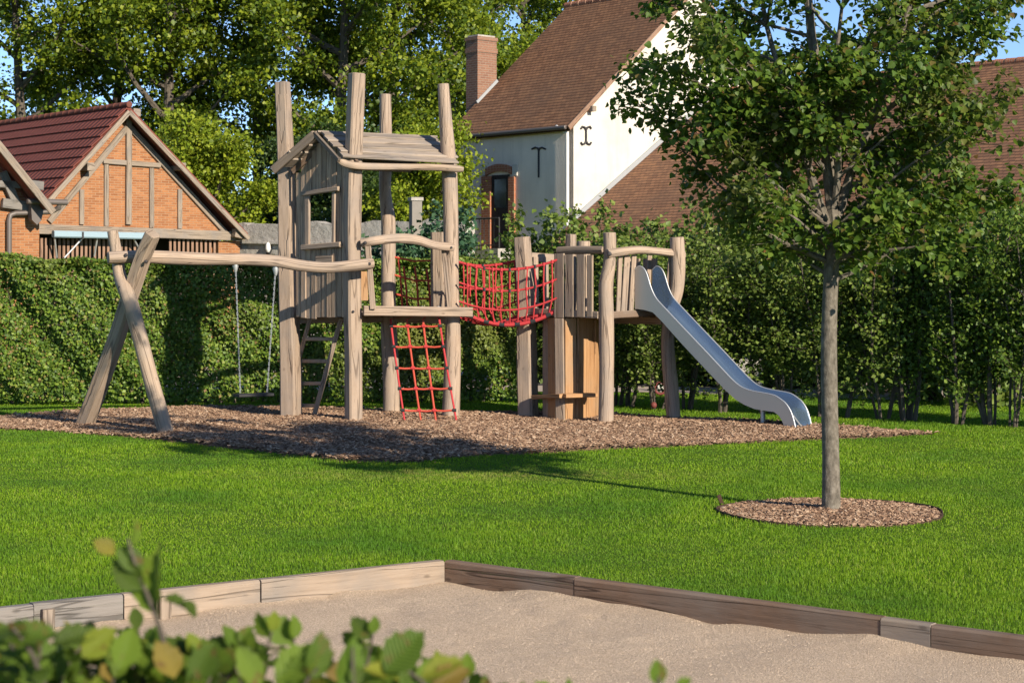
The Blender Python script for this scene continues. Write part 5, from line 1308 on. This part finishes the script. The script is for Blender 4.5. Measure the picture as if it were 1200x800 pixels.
q = P(465, HY, 42.0); shrub('ivy_mound', (q.x, q.y, 0), 1.7, 2.7, 8000, .13, 'lf_ivy', 'dark ivy mound on the left of the stone gate pillar', 'ivy', 33, 22)

# tall trees beyond the buildings
def big_tree(name, seed, H, z0, rad, nprim, nsec, per, size, mat, clump):
    T = Tree(seed); root = bpy.data.objects.new(name, None); C.objects.link(root); r = np.random.default_rng(seed)
    tr, d = T.limb(V(0, 0, -.2), V(0, 0, 1), H * .93, H * .011 + .06, .04, 12, .035, .03, 9); pos = []; ctr = []
    for i in range(nprim):
        f = (i + .5) / nprim; z = lerp(z0, H * .9, f); k = min(int(z / (H * .93) * 12), 11); p = tr[k].lerp(tr[k + 1], z / (H * .93) * 12 - k) if k < 12 else tr[-1]
        L = rad * (.55 + .75 * math.sin(math.pi * min(1, .22 + .80 * f))) * T.r.uniform(.75, 1.05) * .8
        az = i * 2.39996 + T.r.uniform(-.3, .3); el = R(lerp(8, 60, f) + T.r.uniform(-8, 8))
        ps, dd = T.limb(p, V(math.cos(az) * math.cos(el), math.sin(az) * math.cos(el), math.sin(el)), L, .045 + .02 * L, .02, 7, .10, .03, 6)
        for j in range(nsec):
            g = T.r.uniform(.22, 1.0); q = ps[min(int(g * 7), 6)].lerp(ps[min(int(g * 7) + 1, 7)], T.r.random()); d2 = T.around(dd, R(T.r.uniform(25, 75)), T.r.uniform(0, 6.28))
            L2 = T.r.uniform(.25, .48) * rad * .5; p2, _ = T.limb(q, d2, L2, .03, .008, 4, .14, .02, 4)
            for t in (p2[2], p2[4]): ctr.append(np.array(t))
        ctr.append(np.array(ps[-1]))
    for c in ctr:
        n_ = int(per * r.uniform(.5, 1.3)); pos.append(c[None] + r.normal(0, 1, (n_, 3)) * np.array([clump, clump, clump * .62]) * r.uniform(.7, 1.25))
    T.m.build('trunk', M['darkbark'], root); pos = np.concatenate(pos); N = len(pos)
    leaves('crown', pos, r.normal(0, .7, (N, 3)) + np.array([0, 0, -.25]), r.normal(0, .55, (N, 3)) + np.array([0, 0, .7]), r.uniform(size * .6, size * 1.35, N), M[mat], root, (0, 0, 0), 'simple', 1.3)
    return root
bigs = [big_tree('plane_tree', 201, 23, 2.8, 5.2, 27, 8, 112, .18, 'lf_plane', .46), big_tree('plane_tree', 202, 25, 3, 5.5, 28, 8, 112, .18, 'lf_plane', .48), big_tree('plane_tree', 203, 22, 2.5, 5.0, 27, 8, 112, .175, 'lf_plane', .45)]
spots = [(25, 74, 'spreading plane tree with sky gaps above the red barn roof at the left edge'), (118, 78, 'tall plane tree right above the ridge of the red barn roof'), (205, 73, 'tall plane tree standing right of the barn apex'), (300, 76, 'tall dark plane tree behind the leftmost tower post'), (385, 71, 'tall plane tree behind the hut of the play tower'), (468, 73, 'tall sunlit plane tree between the tower posts'), (528, 80, 'tall sunlit plane tree just left of the house chimney'), (612, 92, 'far plane tree whose top shows over the house roof')]
for i, (x, D, lab) in enumerate(spots):
    o = bigs[i] if i < 3 else copy_tree(bigs[i % 3]); q = P(x, HY, D); o.location = (q.x, q.y, 0); o.rotation_euler = (0, 0, 1.9 * i); s_ = random.uniform(.92, 1.05); o.scale = (s_, s_, s_)
    tag(o, lab, 'tree', 'tall plane trees behind the buildings')
lo_ = [big_tree('broadleaf_tree', 211, 8.2, .7, 3.0, 17, 7, 110, .15, 'lf_light', .36), big_tree('broadleaf_tree', 212, 9.5, .6, 3.3, 19, 7, 105, .16, 'lf_dark', .42)]
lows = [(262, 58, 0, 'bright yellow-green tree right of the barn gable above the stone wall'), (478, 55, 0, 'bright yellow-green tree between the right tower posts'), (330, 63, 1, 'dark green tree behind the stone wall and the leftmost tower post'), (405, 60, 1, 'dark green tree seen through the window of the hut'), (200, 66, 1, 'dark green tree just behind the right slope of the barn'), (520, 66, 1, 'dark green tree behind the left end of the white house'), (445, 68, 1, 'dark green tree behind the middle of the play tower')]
used = set()
for i, (x, D, v, lab) in enumerate(lows):
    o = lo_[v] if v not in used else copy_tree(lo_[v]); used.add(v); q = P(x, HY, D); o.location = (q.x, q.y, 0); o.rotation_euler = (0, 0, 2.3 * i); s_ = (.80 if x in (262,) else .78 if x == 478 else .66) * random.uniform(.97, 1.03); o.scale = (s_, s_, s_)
    tag(o, lab, 'tree', 'lower trees behind the stone wall')

# ------------------------------------------------------------------ hornbeam hedge in front of the camera
def near_leaf_mesh(name, items, parent, origin):
    """serrated, pleated, slightly cupped leaves: items = (base, axis, normal, length)"""
    ns = 9; tv = [(0, -.10, 0)]; 
    w_ = lambda t: .35 * math.sin(math.pi * t ** .74) ** .95
    grid = []
    for k in range(ns + 1):
        t = k / ns; row = []
        for sx in (-1, -.5, 0, .5, 1):
            ser = 0 if abs(sx) < 1 else (.055 if k % 2 else -.0)
            x = sx * max(w_(t), 0) * (1 + ser * 2); y = t + abs(sx) * .10 * (1 - t) * math.sin(math.pi * t) + (ser if 0 < k < ns else 0)
            z = .20 * abs(x) - .10 * t * t + (.020 if k % 2 else -.010) * (abs(sx) > .2); row.append((x, y, z))
        grid.append(row)
    tvv = np.array([c for row in grid for c in row]); fc = []
    for k in range(ns):
        for j in range(4): fc.append((k * 5 + j, k * 5 + j + 1, k * 5 + 6 + j, k * 5 + 5 + j))
    pos = np.array([i[0] for i in items]); ax = unit(np.array([i[1] for i in items], float)); nr = np.array([i[2] for i in items], float); nr = unit(nr - ax * np.sum(nr * ax, 1, keepdims=True)); sd_ = np.cross(ax, nr); sz = np.array([i[3] for i in items])[:, None, None]
    r = np.random.default_rng(3); curl = r.uniform(-.5, 1.6, (len(items), 1, 1)); wid = r.uniform(.72, 1.02, (len(items), 1, 1))
    tx, ty, tz = tvv[None, :, 0:1], tvv[None, :, 1:2], tvv[None, :, 2:3]
    v = (pos - np.array(origin))[:, None] + sz * (tx * wid * sd_[:, None] + ty * ax[:, None] + (tz * (1 + .6 * curl) - .18 * curl * ty ** 2) * nr[:, None])
    fl = np.array(fc).ravel(); N = len(items); idx = (np.arange(N)[:, None] * len(tvv) + fl[None]).ravel()
    uvt = np.array([(tvv[i, 0] + .5, tvv[i, 1]) for i in fl])
    me = raw_mesh(name, v.reshape(-1, 3), idx, [4] * (len(fc) * N), np.tile(uvt, (N, 1))); me.polygons.foreach_set('use_smooth', [True] * len(me.polygons))
    return link(name, me, M['lf_near'], parent)
def near_hedge():
    o_ = V(-.55, 1.75, 0); root = thing('near_hedge', o_, 'out-of-focus hornbeam hedge top with pleated green leaves in front of the camera', 'hedge')
    T = Tree(77); items = []; r = np.random.default_rng(21)
    def sprig(p, d, L, n, size, droop=.0):
        ps, dd = T.limb(p, d, L, .0032, .0012, 6, .06, droop, 6)
        for k in range(n):
            t = (k + .6) / n * 6; q = ps[min(int(t), 5)].lerp(ps[min(int(t) + 1, 6)], t - int(t)); dloc = (ps[min(int(t) + 1, 6)] - ps[min(int(t), 5)]).normalized()
            side = 1 if k % 2 else -1; a = dloc.orthogonal().normalized(); a = (a * math.cos(k * .4) + dloc.cross(a) * math.sin(k * .4)) * side
            ax = (dloc * .6 + a * .9); nn = V(*r.normal(0, .6, 3)) + V(.25, -.3, .7)
            items.append((tuple(q), tuple(ax), tuple(nn), size * T.r.uniform(.6, 1.45)))
        items.append((tuple(ps[-1]), tuple(dd), tuple(V(*r.normal(0, .4, 3)) + V(.1, -.5, .6)), size * T.r.uniform(.5, .9)))
    hz = lambda x: 1.395 - .028 * max(0, x + .42) / .2 * 1.0 - (.05 if x > .0 else 0)
    for i in range(1250):                                     # body of the hedge
        x = T.r.uniform(-1.05, .05); y = T.r.uniform(1.5, 2.1); h = 1.372 if x < -.48 else lerp(1.395, 1.378, (x + .48) / .38) if x < -.10 else lerp(1.365, 1.29, min(1, (x + .10) / .14))
        h += .022 * math.sin(x * 13 + 1) + .016 * math.sin(x * 31 + y * 9) + .010 - (1.95 - y) * .10; z = h - abs(T.r.gauss(0, .06)) - .115
        sprig(V(x, y, z), V(T.r.uniform(-.6, .6), T.r.uniform(-.5, .5), 1), T.r.uniform(.04, .10), 6, .034)
    for k in range(26):
        x = -1.05 + k * .06; q = V(x, 1.65 + T.r.uniform(-.15, .15), 0); T.m.tube([q, q + V(T.r.uniform(-.05, .05), 0, .7), q + V(T.r.uniform(-.1, .1), T.r.uniform(-.1, .1), 1.30)], [.014, .011, .004], 6, cap=False)
    # the taller shoots seen against the lawn and the gravel
    def shoot(lst, lf):
        pts = [P(x, y, D) for x, y, D in lst]; T.m.tube(smooth_path(pts, 3), list(np.linspace(.0035, .0012, (len(pts) - 1) * 3 + 1)), 6, cap=False)
        for (x, y, D, dx, dy, dd, L, nx, ny, nz) in lf: items.append((tuple(P(x, y, D)), (dx, dd, -dy), (nx, ny, nz), L))
    D = 1.85
    shoot([(205, 800, D), (190, 745, D), (180, 715, D), (160, 665, D), (150, 630, D)],
          [(186, 722, D, -.32, -1, .1, .070, -.75, -1, .15), (166, 672, D, -.75, -.9, .2, .038, .3, -1, .5), (134, 650, D, -.8, -.75, .0, .026, .5, -.8, .3), (155, 640, D, .15, -1, .3, .030, 1, -.3, .2), (190, 702, D, 1, .10, .1, .030, .1, -.35, 1), (214, 703, D, .6, .6, .0, .022, .3, -.5, .8), (170, 690, D, -.65, -.55, -.1, .044, -.5, -.8, .5)])
    D = 1.75
    shoot([(352, 850, D), (352, 810, D), (372, 782, D)], [(322, 800, D, .75, -.70, .1, .056, -.3, -1, .5), (366, 796, D, .30, -1, .2, .046, .55, -1, .3), (396, 806, D, .45, -.9, .1, .050, .8, -.8, .2), (306, 806, D, -.4, -.7, .1, .046, .2, -1, .7), (345, 812, D, .1, -1, -.1, .04, -.4, -.8, .5)])
    shoot([(415, 860, D), (414, 800, D), (413, 757, D)], [(413, 778, D, .3, .9, -.1, .022, .3, -1, .3)])
    shoot([(505, 850, D), (500, 805, D), (478, 786, D)], [(450, 788, D, .75, -.80, .15, .054, -.35, -1, .45), (425, 784, D, 1, .1, .1, .036, .1, -.6, .9), (492, 794, D, 1, -.45, .1, .046, .1, -.6, .9), (505, 806, D, .55, -.35, -.1, .040, -.3, -1, .5), (470, 790, D, -.8, .1, .1, .036, .0, -.6, .9)])
    shoot([(772, 860, D), (772, 805, D), (771, 792, D)], [(772, 804, D, -.1, -1, .1, .026, .4, -1, .3), (792, 806, D, .7, -.5, .1, .018, .2, -.8, .6)])
    shoot([(60, 830, D), (40, 770, D), (15, 735, D)], [(36, 742, D, -1, -.1, .1, .040, .1, -.5, .9), (60, 755, D, .9, -.4, .0, .046, .2, -.7, .8), (10, 752, D, .8, -.3, .1, .046, -.2, -.7, .8), (95, 770, D, .7, -.6, .1, .042, .3, -1, .4), (140, 785, D, .3, -1, .1, .042, .3, -1, .4), (230, 800, D, .4, -1, .1, .042, -.3, -1, .4), (205, 795, D, -.4, -1, .1, .04, .5, -1, .4)])
    T.m.build('stem', M['darkbark'], root); near_leaf_mesh('foliage', items, root, tuple(o_))
near_hedge()
